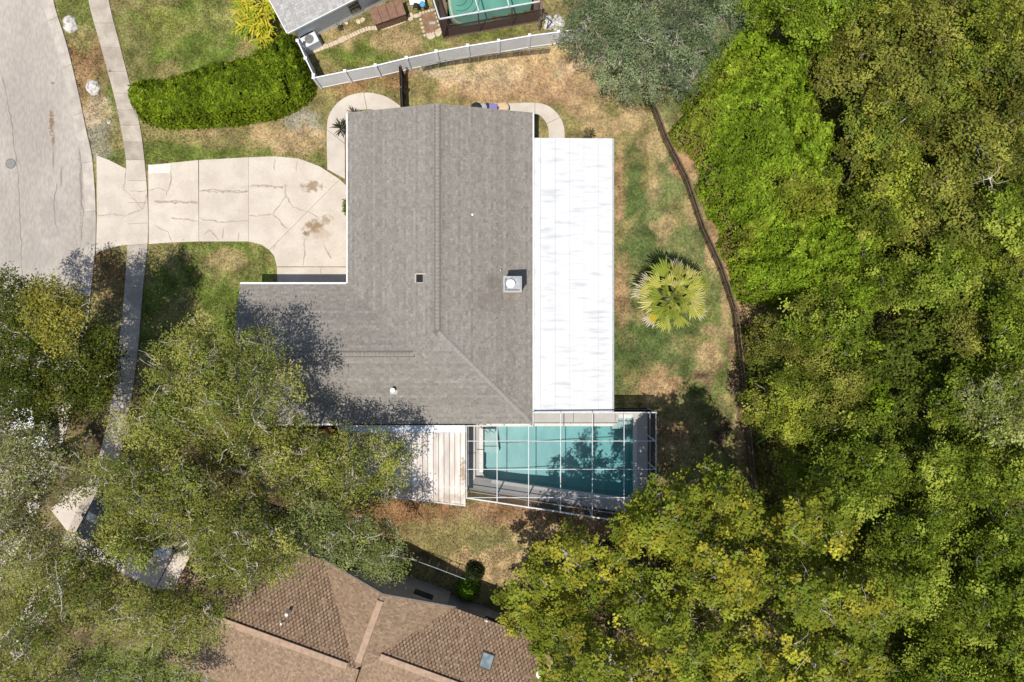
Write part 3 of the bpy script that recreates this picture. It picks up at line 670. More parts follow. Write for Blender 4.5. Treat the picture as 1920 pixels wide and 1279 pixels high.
# gable triangles
hb(MB().add([(xW+iv, yN-.35, 2.5), (xE-iv, yN-.35, 2.5), (xR, yN-.35, zR-.16)], [(0, 1, 2)]), 'gable', m_wall)
hb(MB().add([(xWW+.35, yG-iv, 2.5), (xWW+.35, yS+iv, 2.5), (xWW+.35, yWR, zWR-.16)], [(0, 1, 2)]), 'gable', m_wall)
sl_ = math.sqrt(1+pm*pm); cs = 1/sl_
faces3 = [ [(xW, yN, EH), (xW, yG, EH), (xJ, yWR, zWR), (xR, yHip, zR), (xR, yN, zR)],          # west slope
           [(xE, yN, EH), (xR, yN, zR), (xR, yHip, zR), (xE, yS, EH)],                          # east slope
           [(xWW, yS, EH), (xE, yS, EH), (xR, yHip, zR), (xJ, yWR, zWR), (xWW, yWR, zWR)],      # south slope
           [(xWW, yG, EH), (xWW, yWR, zWR), (xJ, yWR, zWR), (xW, yG, EH)] ]                     # north slope of the wing
rb_ = MB()
for f in faces3: rb_.add(f, [list(range(len(f)))])
for f in faces3: rb_.add([(a, b, c-.14) for a, b, c in f], [list(range(len(f)))[::-1]])
hb(rb_, 'roof', m_cap)
sm = MB()
shingle_face(sm, (xW, yN, EH), (0, -1, 0), (cs, 0, pm*cs), [((yN-q[1]), (q[0]-xW)*sl_) for q in faces3[0]], cols=greycol)
shingle_face(sm, (xE, yS, EH), (0, 1, 0), (-cs, 0, pm*cs), [((q[1]-yS), (xE-q[0])*sl_) for q in faces3[1]], cols=greycol)
shingle_face(sm, (xWW, yS, EH), (1, 0, 0), (0, cs, pm*cs), [((q[0]-xWW), (q[1]-yS)*sl_) for q in faces3[2]], cols=greycol)
shingle_face(sm, (xWW, yG, EH), (1, 0, 0), (0, -cs, pm*cs), [((q[0]-xWW), (yG-q[1])*sl_) for q in faces3[3]], cols=greycol)
hb(sm, 'roof_shingles', m_shing, colattr=True, kind='stuff')
L_ = lambda p: (p[0]-HO.x, p[1]-HO.y, p[2]+.012)
cm = cap_run(house, L_((xR, yN, zR)), L_((xR, yHip, zR)), pm, m_cap, .36, .21)
cap_run(house, L_((xWW, yWR, zWR)), L_((xJ, yWR, zWR)), pm, m_cap, me=cm, step=.21)
cap_run(house, L_((xJ, yWR, zWR)), L_((xR, yHip, zR)), pm*.7, m_cap, .32, .21)
m_hip = M('hip_cap_granules', (.30, .275, .25), .95, (.26, .24, .215), 5, 4, .3, 60)
cap_run(house, L_((xE, yS, EH)), L_((xR, yHip, zR)), pm*.6, m_hip, .22, .21)
# gutters and fascia (white)
hb(MB().box(xW-.085, yG+.05, EH-.13, xW+.0, yN, EH-.005), 'gutter', m_white)
hb(MB().box(xWW-.0, yG+.0, EH-.14, xW-.09, yG+.11, EH-.002), 'gutter', m_white)
hb(MB().box(xE+.002, yS, EH-.13, xE+.09, yN, EH-.01), 'gutter', m_white)
hb(MB().box(xWW, yS-.10, EH-.14, P(640, 0, EH)[0], yS, EH-.01), 'gutter', m_white)
hb(MB().add([(xW, yN+.03, EH-.15), (xR, yN+.03, zR-.15), (xE, yN+.03, EH-.15), (xW, yN+.03, EH), (xR, yN+.03, zR), (xE, yN+.03, EH), (xW, yN, EH-.15), (xR, yN, zR-.15), (xE, yN, EH-.15), (xW, yN, EH), (xR, yN, zR), (xE, yN, EH)],
   [(0, 3, 4, 1), (1, 4, 5, 2), (3, 9, 10, 4), (4, 10, 11, 5)]), 'bargeboard', m_cap)
# garage door, door and windows (under the eaves)
gd = hb(MB().box(P(530,0)[0], yG-iv+.003, 0, P(530,0)[0]+4.4, yG-iv+.05, 2.15), 'garage_door', m_white)
wd_ = [(xW+iv-.04, P(0, 430)[1], 'w'), (xW+iv-.04, P(0, 270)[1], 'w')]
for x, y, _ in wd_:
    f = hb(MB().box(x-.02, y-.75, .9, x+.037, y+.75, 2.1), 'window', m_white); MB().box(x-.03-HO.x, y-.68-HO.y, .97, x-.021-HO.x, y+.68-HO.y, 2.03).build('pane', m_glass, f)
f = hb(MB().box(xW+iv-.05, P(0, 345)[1]-.5, 0, xW+iv-.003, P(0, 345)[1]+.5, 2.1), 'door', m_brownroof)
# chimney with metal cap
cx, cy = P(961, 533, 5.0); zb = EH+(xE-cx)*pm
ch = empty('chimney', (cx-HO.x, cy-HO.y, 0), parent=house)
MB().box(-.46, -.40, zb-.25, .46, .40, 4.85).build('stack', m_tan, ch)
MB().box(-.50, -.44, 4.852, .50, .44, 4.93).build('cap_pan', m_metal, ch)
MB().box(-.40, -.34, 4.932, .40, .34, 4.945).build('pan_recess', m_iron, ch)
MB().box(-.30, -.26, 4.947, .44, .34, 4.96).build('top_plate', m_metal, ch)
MB().lathe((-.10, .02, 4.962), [(.17, 0), (.17, .16), (.12, .17)], 20).build('flue', m_dark, ch)
MB().lathe((-.10, .02, 5.14), [(.24, 0), (.245, .03), (.12, .09), (.02, .11)], 24).build('rain_cap', m_white, ch)
# skylight well (dark opening with pale kerb) and vents
vx, vy = P(790, 522, 3.9); vz = EH+(vx-xW)*pm
sv = empty('roof_vent', (vx-HO.x, vy-HO.y, vz), parent=house)
MB().box(-.36, -.27, -.05, -.27, .27, .10).box(.27, -.27, -.05, .36, .27, .10).box(-.27, .20, -.05, .27, .30, .16).box(-.27, -.27, -.05, .27, -.22, .05).build('kerb', M('vent_kerb', (.42, .37, .31), .9), sv)
MB().box(-.269, -.219, .02, .269, .199, .035).build('opening', m_dark, sv)
vx, vy = P(737, 733, 3.4); vz = EH+(vy-yS)*pm
sv = empty('vent_pipe', (vx-HO.x, vy-HO.y, vz), parent=house)
MB().cbox((0, 0, .005), (.42, .42, .02)).build('flashing', M('flashing_grey', (.42, .41, .39), .7), sv); MB().lathe((0, .05, 0), [(.10, 0), (.10, .35), (.13, .37), (.13, .42)], 14).build('pipe', m_white, sv)
vx, vy = P(939, 508, 3.0); MB().lathe((vx-HO.x, vy-HO.y, EH+(xE-vx)*pm), [(.035, -.05), (.03, .3)], 10).build('vent_pipe', m_white, house)
vx, vy = P(886, 404, 3.4); MB().cbox((vx-HO.x, vy-HO.y, EH+(xE-vx)*pm+.02), (.10, .12, .04), .4).build('patch', m_white, house)

# white flat-roofed lanai on the east side
ln = empty('lanai', (*P(1075, 515, 0), 0), label='long white flat lean to roof along the right side of the grey house', cat='lean-to')
LO = ln.location
def lb(mb, name, mat, **k):
    mb.v = [(a-LO.x, b-LO.y, c) for a, b, c in mb.v]; return mb.build(name, mat, ln, **k)
xs_ = [1013, 1041, 1068, 1095, 1122, 1148.5]; yt, yb = P(0, 258.5, 2.45)[1], P(0, 772.5, 2.45)[1]
for i, (p, q) in enumerate(zip(xs_[:-1], xs_[1:])):
    a, b = P(p, 0, 2.4)[0]+.004, P(q, 0, 2.4)[0]-.004; z0 = 2.44-.02*i; z1 = z0-.018
    g = MB(); K = 46; V = []
    for j in range(K+1):
        y = yb+(yt-yb)*j/K
        for t in range(5): V.append((a+(b-a)*t/4, y, z0+(z1-z0)*t/4+random.uniform(-.004, .004)))
    fs = [(j*5+t, j*5+t+1, (j+1)*5+t+1, (j+1)*5+t) for j in range(K) for t in range(4)]
    g.add(V, fs); g.prism([(a, yb), (b, yb), (b, yt), (a, yt)], 2.25, 2.33); lb(g, 'roof_panel', m_memb)
lb(MB().box(xE+.093, yb, 2.40, P(1012.6, 0, 2.4)[0], yt, 2.44), 'flashing', m_flash)
lb(MB().box(P(1149.5, 0, 2.4)[0]-.03, yb-.02, 2.20, P(1149.5, 0, 2.4)[0]+.07, yt, 2.325), 'gutter', m_metal)
for k in range(6):
    y = yt-.25-(yt-yb-.5)*k/5; lb(MB().box(P(1141, 0, 2.4)[0]-.05, y-.05, -.05, P(1141, 0, 2.4)[0]+.05, y+.05, 2.245), 'post', m_white)
lb(MB().box(P(1010,0)[0], yb+.3, -.08, P(1136,0)[0], yt-.2, .03), 'floor_slab', m_walk2)
# white slatted patio roof on the south side
pt = empty('patio_cover', (*P(770, 870), 0), label='weathered white ribbed patio cover between the grey house and the leafy oak', cat='patio cover')
PO = pt.location
def pb(mb, name, mat, **k):
    mb.v = [(a-PO.x, b-PO.y, c) for a, b, c in mb.v]; return mb.build(name, mat, pt, **k)
pz = 2.42
pb(MB().box(P(640, 0, pz)[0], P(0, 811, pz)[1], pz-.02, P(873, 0, pz)[0], yS-.102, pz+.05), 'flashing', m_flash)
N_ = 23
for i in range(N_):
    a = 640+(873-640)*i/N_; b = 640+(873-640)*(i+1)/N_; xa, xb = P(a, 0, pz)[0], P(b, 0, pz)[0]
    ya, y2 = P(0, 919+(a-640)*.12, pz)[1], P(0, 919+(b-640)*.12, pz)[1]; y0 = P(0, 811.5, pz)[1]; dz = .11+random.uniform(-.006, .006)
    g = MB(); t0, t1 = pz, pz-dz
    z = lambda y: t0-(y0-y)/(y0-y2)*dz
    g.add([(xa+.012, ya, z(ya)), (xb-.05, y2, z(y2)), (xb-.05, y0, t0), (xa+.012, y0, t0), (xa+.012, ya, z(ya)-.05), (xb-.05, y2, z(y2)-.05)], [(0, 1, 2, 3), (4, 5, 1, 0)])
    g.add([(xb-.05, y2, z(y2)+.035), (xb-.012, y2, z(y2)+.035), (xb-.012, y0, t0+.035), (xb-.05, y0, t0+.035), (xb-.05, y2, z(y2)-.03), (xb-.012, y2, z(y2)-.03), (xb-.012, y0, t0-.03), (xb-.05, y0, t0-.03)],
          [(0, 1, 2, 3), (4, 5, 1, 0), (4, 0, 3, 7), (1, 5, 6, 2)])
    pb(g, 'roof_panel', m_patio)
ga, gb_ = P3(640, 920.5, pz-.14), P3(873, 948, pz-.14)
pb(MB().bar(ga, gb_, .09, .10), 'gutter', m_patio)
for px in (645, 720, 796, 868):
    x, y = P(px, 919+(px-640)*.12-4, pz); pb(MB().box(x-.05, y-.05, -.08, x+.05, y+.05, pz-.18), 'post', m_white)
pb(MB().prism(PL([(655, 800), (872, 800), (872, 920), (655, 896)]), -.1, .02), 'floor_slab', m_walk2)

# ------------------------------------------------------------------ swimming pool, deck and screen cage
pool = empty('swimming_pool', (*P(1045, 860), 0), label='large turquoise swimming pool under the white framed screen cage', cat='swimming pool')
QO = pool.location
def qb(mb, name, mat, **k):
    mb.v = [(a-QO.x, b-QO.y, c) for a, b, c in mb.v]; return mb.build(name, mat, pool, **k)
pp = pool_pts; n = len(pp)
def depth(x): t = min(1, max(0, (x-pp[0][0]-2.0)/6.0)); return -1.05-.85*t
xsplit = [pp[0][0]+j*(pp[5][0]-pp[0][0])/12 for j in range(13)]
def clipx(poly, x, keepleft):
    o = []
    for i in range(len(poly)):
        a, b = poly[i], poly[(i+1) % len(poly)]; ia = (a[0] <= x) == keepleft or a[0] == x; ib = (b[0] <= x) == keepleft or b[0] == x
        if ia: o.append(a)
        if ia != ib: t = (x-a[0])/(b[0]-a[0]); o.append((x, a[1]+(b[1]-a[1])*t))
    return o
fl = MB()
for x0, x1 in zip(xsplit[:-1], xsplit[1:]):
    q = clipx(clipx([(a, b) for a, b in pp], x0, False), x1, True)
    if len(q) >= 3: fl.add([(a, b, depth(a)) for a, b in q], [list(range(len(q)))])
    
for i in range(n):
    a, b = pp[i], pp[(i+1) % n]; K = max(1, int(math.dist(a, b)/.6))
    for j in range(K):
        c = (a[0]+(b[0]-a[0])*j/K, a[1]+(b[1]-a[1])*j/K); d = (a[0]+(b[0]-a[0])*(j+1)/K, a[1]+(b[1]-a[1])*(j+1)/K)
        fl.add([(c[0], c[1], 0.0), (d[0], d[1], 0.0), (d[0], d[1], depth(d[0])), (c[0], c[1], depth(c[0]))], [(0, 1, 2, 3)])
qb(fl, 'basin', m_plaster)
st = MB(); st.box(P(1157, 0)[0], P(0, 797)[1], -1.0, P(1187, 0)[0], P(0, 784)[1], -.28); st.box(P(1150, 0)[0], P(0, 806)[1], -1.2, P(1187, 0)[0], P(0, 797.2)[1], -.55)
st2 = MB().prism(PL([(905.5, 806), (930, 806), (936, 850), (905.5, 850)]), -1.2, -.45)
qb(st, 'steps', m_plaster); qb(st2, 'step', m_plaster)
wt = MB(); inn = [(QO.x+(a-QO.x)*.9995, QO.y+(b-QO.y)*.9995) for a, b in pp]; 
# closed water body whose top carries real ripples
gx_ = 70; gy_ = 34; bb = np.array(inn); lo, hi = bb.min(0), bb.max(0)
wt.prism(inn, -2.1, -.11)
wat = qb(wt, 'water', m_water)
# coping pieces
cop = []
def coping(px, kk=2.0, wd=.2):
    a, b = P(*px[0]), P(*px[1]); L = math.dist(a, b); m_ = max(1, int(L/.5)); d = ((b[0]-a[0])/L, (b[1]-a[1])/L); nrm_ = (-d[1], d[0])
    if (QO.x-a[0])*nrm_[0]+(QO.y-a[1])*nrm_[1] > 0: nrm_ = (-nrm_[0], -nrm_[1])
    for j in range(m_):
        s0, s1 = L*j/m_+.003, L*(j+1)/m_-.003
        q = [(a[0]+d[0]*s+nrm_[0]*w_, a[1]+d[1]*s+nrm_[1]*w_) for s, w_ in ((s0, -.03), (s1, -.03), (s1, wd), (s0, wd))]
        qb(MB().prism(q, -.05, .045), 'coping_stone', m_cop)
for e in ([(905, 803), (905, 885)], [(912, 798), (1150, 798)], [(922, 899.5), (1184, 936)], [(1188, 784), (1188, 930)], [(1160, 783), (1186, 783)]): coping(e)
dk = empty('pool_deck', (0, 0, 0), kind='structure')
def dslab(px): slab(px, .025, dk, m_deck)
c_ = 5.2
DK = [[(878,774),(904,774),(904,790),(904,848),(878,848)]]
out_top, L0, R0 = 774, 879, 1214
def bottom(x): return 916+(x-880)*.140
dslab([(873,797),(899.5,797),(899.5,849),(873,849)]); dslab([(873,849.6),(899.5,849.6),(901.5,893),(908,901),(930,904.5),(930,bottom(930)+3),(873,bottom(873)+2)])
dslab([(899.6,775),(1000,775),(1000,792.8),(899.6,792.8)]); dslab([(1000.6,765),(1075,765),(1075,792.8),(1000.6,792.8)]); dslab([(1075.6,765),(1153,765),(1153,792.8),(1075.6,792.8)]); dslab([(1153.6,765),(1193.4,765),(1193.4,778.5),(1155.5,778.5),(1153.6,792.8)])
for x0, x1 in ((930.5, 1010), (1010.6, 1090), (1090.6, 1160), (1160.6, 1193.4)):
    t = lambda x: min(905+(x-922)*.1393, 941)
    dslab([(x0, t(x0)+.5), (x1, t(x1)+.5), (x1, bottom(x1)+3), (x0, bottom(x0)+3)])
for y0, y1 in ((765, 849), (849.6, 893), (893.6, 961)): dslab([(1194, y0), (1216, y0), (1216, y1), (1194, y1)])
ring = MB(); pcx, pcy = QO.x, QO.y; on = []
for i in range(n):
    a_, b_, c__ = np.array(pp[i-1]), np.array(pp[i]), np.array(pp[(i+1) % n]); u_ = (b_-a_)/np.linalg.norm(b_-a_); v_ = (c__-b_)/np.linalg.norm(c__-b_); nn_ = np.array((-(u_+v_)[1], (u_+v_)[0])); nn_ /= np.linalg.norm(nn_)
    nn_ = nn_*(-1 if sum(pp[k][0]*pp[(k+1) % n][1]-pp[(k+1) % n][0]*pp[k][1] for k in range(n)) > 0 else 1)
    on.append(b_+nn_*(.42 if i not in (2, 3) else .2))
ring.add([(*p, .008) for p in pp]+[(*p, .008) for p in on], [(i, (i+1) % n, n+(i+1) % n, n+i) for i in range(n)]); qb(ring, 'coping_bed', m_deck)
# handrail by the pool corner
hr = MB(); 
for dx in (0, 10):
    a = P3(898+dx, 795, .9); pts = [(*P(897+dx, 797), 0), (*P(897+dx, 797, .8), .8), (*P(904+dx, 803, .86), .86), (*P(915+dx, 811, .3), .3), (*P(917+dx, 812), -.3)]
    hr.tube(spline(pts, 4), .024, 8)
hr.tube([P3(901, 800, .85), P3(911, 800, .85)], .018, 6)
qb(hr, 'handrail', m_chrome, smooth=True)
# cage
CZ = 2.75
cage = empty('screen_cage', (*P(1050, 860), 0), label='white framed insect screen cage over the turquoise pool beside the grey house', cat='pool cage')
GO = cage.location
def gb(mb, name, mat, **k):
    mb.v = [(a-GO.x, b-GO.y, c) for a, b, c in mb.v]; return mb.build(name, mat, cage, **k)
def cp(px, py, h=CZ): return P3(px, py, h)
def csouth(x): return 933.5+(x-875)*.1515
xb_ = [875, 932, 991, 1051, 1110.5, 1170, 1230]
def ctop(x): return 797.5 if x < 1000 else 773.5
for i, x in enumerate(xb_):
    ys = csouth(x)
    gb(MB().bar(cp(x, ctop(x)), cp(x, ys), .042, .06 if i in (0, 6) else .08), 'beam', m_alum)
    if i: X, Y, _ = cp(x, ys); gb(MB().box(X-.03, Y-.04, -.02, X+.03, Y+.04, CZ-.05), 'post', m_alum)
for y in (827, 880, 933): gb(MB().bar(cp(877, y, CZ-.002), cp(1228.5, y, CZ-.002), .036, .05), 'purlin', m_alum)
gb(MB().bar(cp(999, 773.5), cp(1232, 773.5), .07, .08), 'edge_beam', m_alum); gb(MB().bar(cp(876, 798.5), cp(1000, 798.5), .06, .07), 'edge_beam', m_alum)
gb(MB().bar(cp(874, csouth(874)), cp(1232, csouth(1232)), .07, .10), 'edge_beam', m_alum)
gb(MB().bar(cp(999.5, 774), cp(999.5, 797), .05, .06), 'edge_beam', m_alum)
for y in (774, 827, 880, 933): X, Y, _ = cp(1230, y); gb(MB().box(X-.03, Y-.03, -.02, X+.03, Y+.03, CZ-.05), 'post', m_alum)
def lower(px, py, z): X, Y, _ = cp(px, py); return (X, Y, z)
for z in (.95, .04): gb(MB().bar(lower(875, csouth(875), z), lower(1230, csouth(1230), z), .045, .05), 'rail', m_alum)
for z in (.95, .04): gb(MB().bar(lower(1230, 774, z), lower(1230, csouth(1230), z), .045, .05), 'rail', m_alum)
for z in (.95,): gb(MB().bar(lower(1152, 774, z), lower(1230, 774, z), .045, .05), 'rail', m_alum)
# screen panels, one for each bay
rows = [None, 827, 880, 933, None]
for i in range(6):
    x0, x1 = xb_[i], xb_[i+1]
    for j in range(4):
        y0 = rows[j] if j else (797.5 if x0 < 990 else 773.5); 
        if j == 0 and x0 == 991: y0 = 773.5
        a0 = y0; b0 = rows[j+1] if j < 3 else csouth(x0); b1 = rows[j+1] if j < 3 else csouth(x1)
        if j == 3 and b0 < 934.5: b0 = 934.5
        gb(MB().add([cp(x0, a0, CZ-.03), cp(x1, a0, CZ-.03), cp(x1, b1, CZ-.03), cp(x0, b0, CZ-.03)], [(0, 1, 2, 3)]), 'screen_panel', m_screen)
    gb(MB().add([lower(x0, csouth(x0), 0), lower(x1, csouth(x1), 0), lower(x1, csouth(x1), CZ-.08), lower(x0, csouth(x0), CZ-.08)], [(0, 1, 2, 3)]), 'screen_panel', m_screen2)
for y0, y1 in ((774, 827), (827, 880), (880, 933), (933, 986)):
    gb(MB().add([lower(1230, y0, 0), lower(1230, y1, 0), lower(1230, y1, CZ-.08), lower(1230, y0, CZ-.08)], [(0, 1, 2, 3)]), 'screen_panel', m_screen2)
for x0, x1 in ((1152, 1191), (1191, 1230)): gb(MB().add([lower(x0, 773.5, 0), lower(x1, 773.5, 0), lower(x1, 773.5, CZ-.08), lower(x0, 773.5, CZ-.08)], [(0, 1, 2, 3)]), 'screen_panel', screenmat('shade_screen', .55))

# ------------------------------------------------------------------ brown-roofed house at the bottom
BE = 3.2; A0 = np.array(P(605, 1050, BE)); ang = math.radians(-20.0); ud = np.array((math.cos(ang), math.sin(ang))); vd = np.array((-math.sin(ang), math.cos(ang)))
bh = empty('house', (*(A0+ud*4-vd*4), 0), ang, label='brown shingled house at the bottom with ridge vents and a skylight', cat='house')
def lw_(u, v, z): return (u-4, v+4, z)       # house-local coordinates (origin at u=4,v=-4)
def bb_(mb, name, mat, **k): return mb.build(name, mat, bh, **k)
Ws = 7.85; pk = .45; vl, zl = -4.2, BE+.45*4.2; vr, zr_ = -3.3, BE+.45*3.3; us = Ws/2; zs = BE+us*.48; u0, u1 = -6.8, 13.2
# faces: (origin, u, v, polygon)
def f3(pts): return [lw_(*p) for p in pts]
BF = []
n1 = math.sqrt(1+.45**2)
BF.append(('N', [(u0, 0, BE), (0, 0, BE), (us, vl+.0, zl), (u0, vl, zl)]))
vs_ = -(zs-BE)/.45   # where the spur ridge meets
BF.append(('N', [(Ws, 0, BE), (u1, 0, BE), (u1, vr, zr_), (us+.35, vr, zr_)]))
BF.append(('W', [(0, 0.05, BE), (us, .05, zs), (us, vl, zl)]))
BF.append(('E', [(Ws, .05, BE), (us, .05, zs), (us, vl, zl)]))
BF.append(('S', [(u0, -8.4, BE), (us+.2, -8.4, BE), (us+.2, vl, zl), (u0, vl, zl)]))
BF.append(('S', [(us+.2, -6.6, BE), (u1, -6.6, BE), (u1, vr, zr_), (us+.2, vr, zr_)]))
mb = MB()
for k_, f in BF: mb.add(f3(f), [list(range(len(f)))]); mb.add([(a, b, c-.15) for a, b, c in f3(f)], [list(range(len(f)))])
m_broof = M('brown_underlay', (.24, .15, .10), .95)
bb_(mb, 'roof', m_broof)
BRS = [(.285, .198, .130), (.26, .18, .116), (.315, .222, .146)]; BRD = [(.10, .065, .043), (.125, .08, .055), (.155, .10, .07)]
def bcol(k, r):
    c = random.choice(BRD if k % 2 else BRS) if random.random() < .9 else (.25, .16, .11); f = random.uniform(.85, 1.15); return tuple(q*f for q in c)
def bcol2(k, r):
    c = random.choice(BRS+BRS+[(.24, .16, .11)]); f = random.uniform(.8, 1.12); return tuple(q*f for q in c)
sm = MB(); c1 = 1/n1
for k_, f in BF:
    if k_ == 'N': o, u, v = (0, 0, BE), (1, 0, 0), (0, -c1, .45*c1); pl = [(a, -b*n1) for a, b, c in f]
    elif k_ == 'S': o, u, v = (0, f[0][1], BE), (1, 0, 0), (0, c1, .45*c1); pl = [(a, (b-f[0][1])*n1) for a, b, c in f]
    elif k_ == 'W': n2 = math.sqrt(1+.48**2); o, u, v = (0, 0, BE), (0, -1, 0), (1/n2, 0, .48/n2); pl = [(-b, a*n2) for a, b, c in f]
    else: n2 = math.sqrt(1+.48**2); o, u, v = (Ws, 0, BE), (0, -1, 0), (-1/n2, 0, .48/n2); pl = [(-b, (Ws-a)*n2) for a, b, c in f]
    o = lw_(*o); shingle_face(sm, o, u, v, pl, row=.165, tab=.13, cols=bcol if k_ == 'N' else bcol2, prob=(.42, .58), lift=.012)
bb_(sm, 'roof_shingles', m_shing2, colattr=True, kind='stuff')
m_rv = M('ridge_vent_tan', (.42, .29, .20), .9, (.34, .23, .16), 4)
def ridge_vent(a, b):
    a, b = Vector(lw_(*a)), Vector(lw_(*b)); L = (b-a).length; d = (b-a)/L; k = max(1, int(L/1.2))
    for i in range(k):
        p = a+d*(L*i/k+.004); q = a+d*(L*(i+1)/k-.004); p.z += .05; q.z += .05; bb_(MB().bar(p, q, .34, .07), 'ridge_vent', m_rv)
ridge_vent((u0, vl, zl), (us-.5, vl, zl)); ridge_vent((us+1.0, vr, zr_), (u1-.2, vr, zr_)); ridge_vent((us, -.3, zs), (us, vl+.4, zl+.02))
bw = [(u0+.5, -8.0), (u0+.5, -.5), (.35, -.5), (.35, -.3), (Ws-.35, -.3), (Ws-.35, -.5), (u1-.4, -.5), (u1-.4, -8.0)]
bb_(MB().prism([lw_(a, b, 0)[:2] for a, b in bw], -.1, 3.05), 'wall', m_wall3)
bb_(MB().add([lw_(.35, -.3, 3.05), lw_(Ws-.35, -.3, 3.05), lw_(us, -.3, zs-.2)], [(0, 1, 2)]), 'gable', m_wall3)
def bwin(u, v, w_=1.2, z=1.9, h=.9):
    x, y, _ = lw_(u, v, 0); f = bb_(MB().box(x-w_/2-.06, y+.003, z-h/2-.06, x+w_/2+.06, y+.05, z+h/2+.06), 'window', m_black)
    MB().box(x-w_/2, y+.051, z-h/2, x-.02, y+.058, z+h/2).box(x+.02, y+.051, z-h/2, x+w_/2, y+.058, z+h/2).build('pane', m_glass, f)
bwin(6.0, -.3, 1.0, 2.1, .6); bwin(1.2, -.3, 1.2, 2.0, .9); bwin(-3, -.5); bwin(10.5, -.5)
bb_(MB().add([lw_(-.1, .1, BE-.16), lw_(us, .1, zs-.16), lw_(Ws+.1, .1, BE-.16), lw_(-.1, .1, BE), lw_(us, .1, zs), lw_(Ws+.1, .1, BE), lw_(-.1, .04, BE), lw_(us, .04, zs), lw_(Ws+.1, .04, BE)], [(0, 3, 4, 1), (1, 4, 5, 2), (3, 6, 7, 4), (4, 7, 8, 5)]), 'bargeboard', m_iron)
def bloc(px, py, h):
    w = np.array(P(px, py, h))-A0; return float(w@ud), float(w@vd)
su, sv_ = bloc(912, 1242, 4.2); sz = BE-.45*sv_
sk_ = empty('skylight', lw_(su, sv_, sz), parent=bh); sk_.rotation_euler = (math.atan(.45)*1.0-math.pi*0, 0, 0); sk_.rotation_euler[0] = -math.atan(.45)
MB().box(-.36, -.42, 0, .36, .42, .09).build('frame', m_wood, sk_); MB().box(-.30, -.36, .092, .30, .36, .10).build('pane', M('skylight_glass', (.30, .36, .38), .15, (.18, .23, .25), 3), sk_)
for px, py, r_, h_ in ((541, 1148, .09, .55), (530, 1166, .06, .2), (911, 1180, .06, .25)):
    a_, b_ = bloc(px, py, 4.6); z_ = BE-.45*b_ if b_ > vl else zl
    MB().lathe(lw_(a_, b_, z_), [(r_, -.1), (r_, h_), (r_*.7, h_+.02)], 12).build('vent_pipe', m_white, bh)

# ------------------------------------------------------------------ neighbour's house, top
NE = 2.6
nh = empty('house', (*P(560, -60), 0), label="neighbour's pale walled house with light grey roof at the top edge", cat='house')
NO = nh.location
def nb_(mb, name, mat, **k):
    mb.v = [(a-NO.x, b-NO.y, c) for a, b, c in mb.v]; return mb.build(name, mat, nh, **k)
c0 = np.array(P(540, 57, NE)); an = math.atan2(*(np.array(P(650, 1, NE))-c0)[::-1]); ue = np.array((math.cos(an), math.sin(an))); ve = np.array((-math.sin(an), math.cos(an)))
def nl(u, v, z): q = c0+ue*u+ve*v; return (q[0], q[1], z)
U1, V1 = 9.0, 9.0; pn = .28
nf = [nl(-.1, -.1, NE), nl(U1, -.1, NE), nl(U1, V1/2, NE+pn*V1/2), nl(-.1, V1/2, NE+pn*V1/2)]
nf2 = [nl(-.1, V1, NE), nl(U1, V1, NE), nf[2], nf[3]]
mb = MB().add(nf, [(0, 1, 2, 3)]).add(nf2, [(1, 0, 3, 2)]).add([(a, b, c-.13) for a, b, c in nf], [(3, 2, 1, 0)])
nb_(mb, 'roof', m_cap)
sm = MB(); nn_ = math.sqrt(1+pn*pn)
def lgrey(k, r): f = random.uniform(.85, 1.15); return (.40*f, .385*f, .365*f)
shingle_face(sm, nl(-.1, -.1, NE), (*ue, 0), (*(ve/nn_), pn/nn_), [(0, 0), (U1+.1, 0), (U1+.1, (V1/2+.1)*nn_), (0, (V1/2+.1)*nn_)], cols=lgrey)
nb_(sm, 'roof_shingles', m_shing2, colattr=True, kind='stuff')
nb_(MB().bar(nl(-.1, -.13, NE-.07), nl(U1, -.13, NE-.07), .05, .13), 'fascia', m_wall2)
nb_(MB().bar(nl(-.13, -.1, NE-.07), nl(-.13, V1/2, NE+pn*V1/2-.07), .05, .13), 'fascia', m_wall2)
nb_(MB().prism([nl(.22, .22, 0)[:2], nl(U1, .22, 0)[:2], nl(U1, V1-.5, 0)[:2], nl(.5, V1-.5, 0)[:2]], -.1, 2.5), 'wall', m_wall2)
def nwin(u, w_=.8):
    mb = MB().bar(nl(u-w_/2, .19, 1.25), nl(u+w_/2, .19, 1.25), .05, 1.5); f = nb_(mb, 'window', m_white)
    for z in (.90, 1.61):
        m2 = MB().bar(nl(u-w_/2+.05, .155, z), nl(u+w_/2-.05, .155, z), .012, .64); m2.v = [(a-NO.x, b-NO.y, c) for a, b, c in m2.v]; m2.build('pane', m_glass, f)
nwin(4.0, .78)
# two air conditioners
def ac(px, py, rz, label, s=(.75, .75, .8)):
    o = empty('air_conditioner', (*P(px, py), 0), rz, label=label, cat='air conditioner', group="air conditioning boxes beside the neighbour's house")
    MB().box(-s[0]/2, -s[1]/2, .02, s[0]/2, s[1]/2, s[2]).build('casing', M('ac_paint', (.60, .62, .66), .5), o)
    MB().lathe((0, 0, s[2]+.001), [(.27, 0), (.27, .02), (.1, .03)], 18).build('fan_grille', m_iron, o)
    MB().box(-s[0]/2-.08, -s[1]/2-.08, -.05, s[0]/2+.08, s[1]/2+.08, .018).build('pad', m_walk2, o)
ac(587, 84, an, 'grey white equipment box nearest the white fence by the neighbour house', (.95, .72, .85)); ac(578, 68, an, 'grey white equipment box tucked under the neighbour roof corner', (.85, .6, .85))
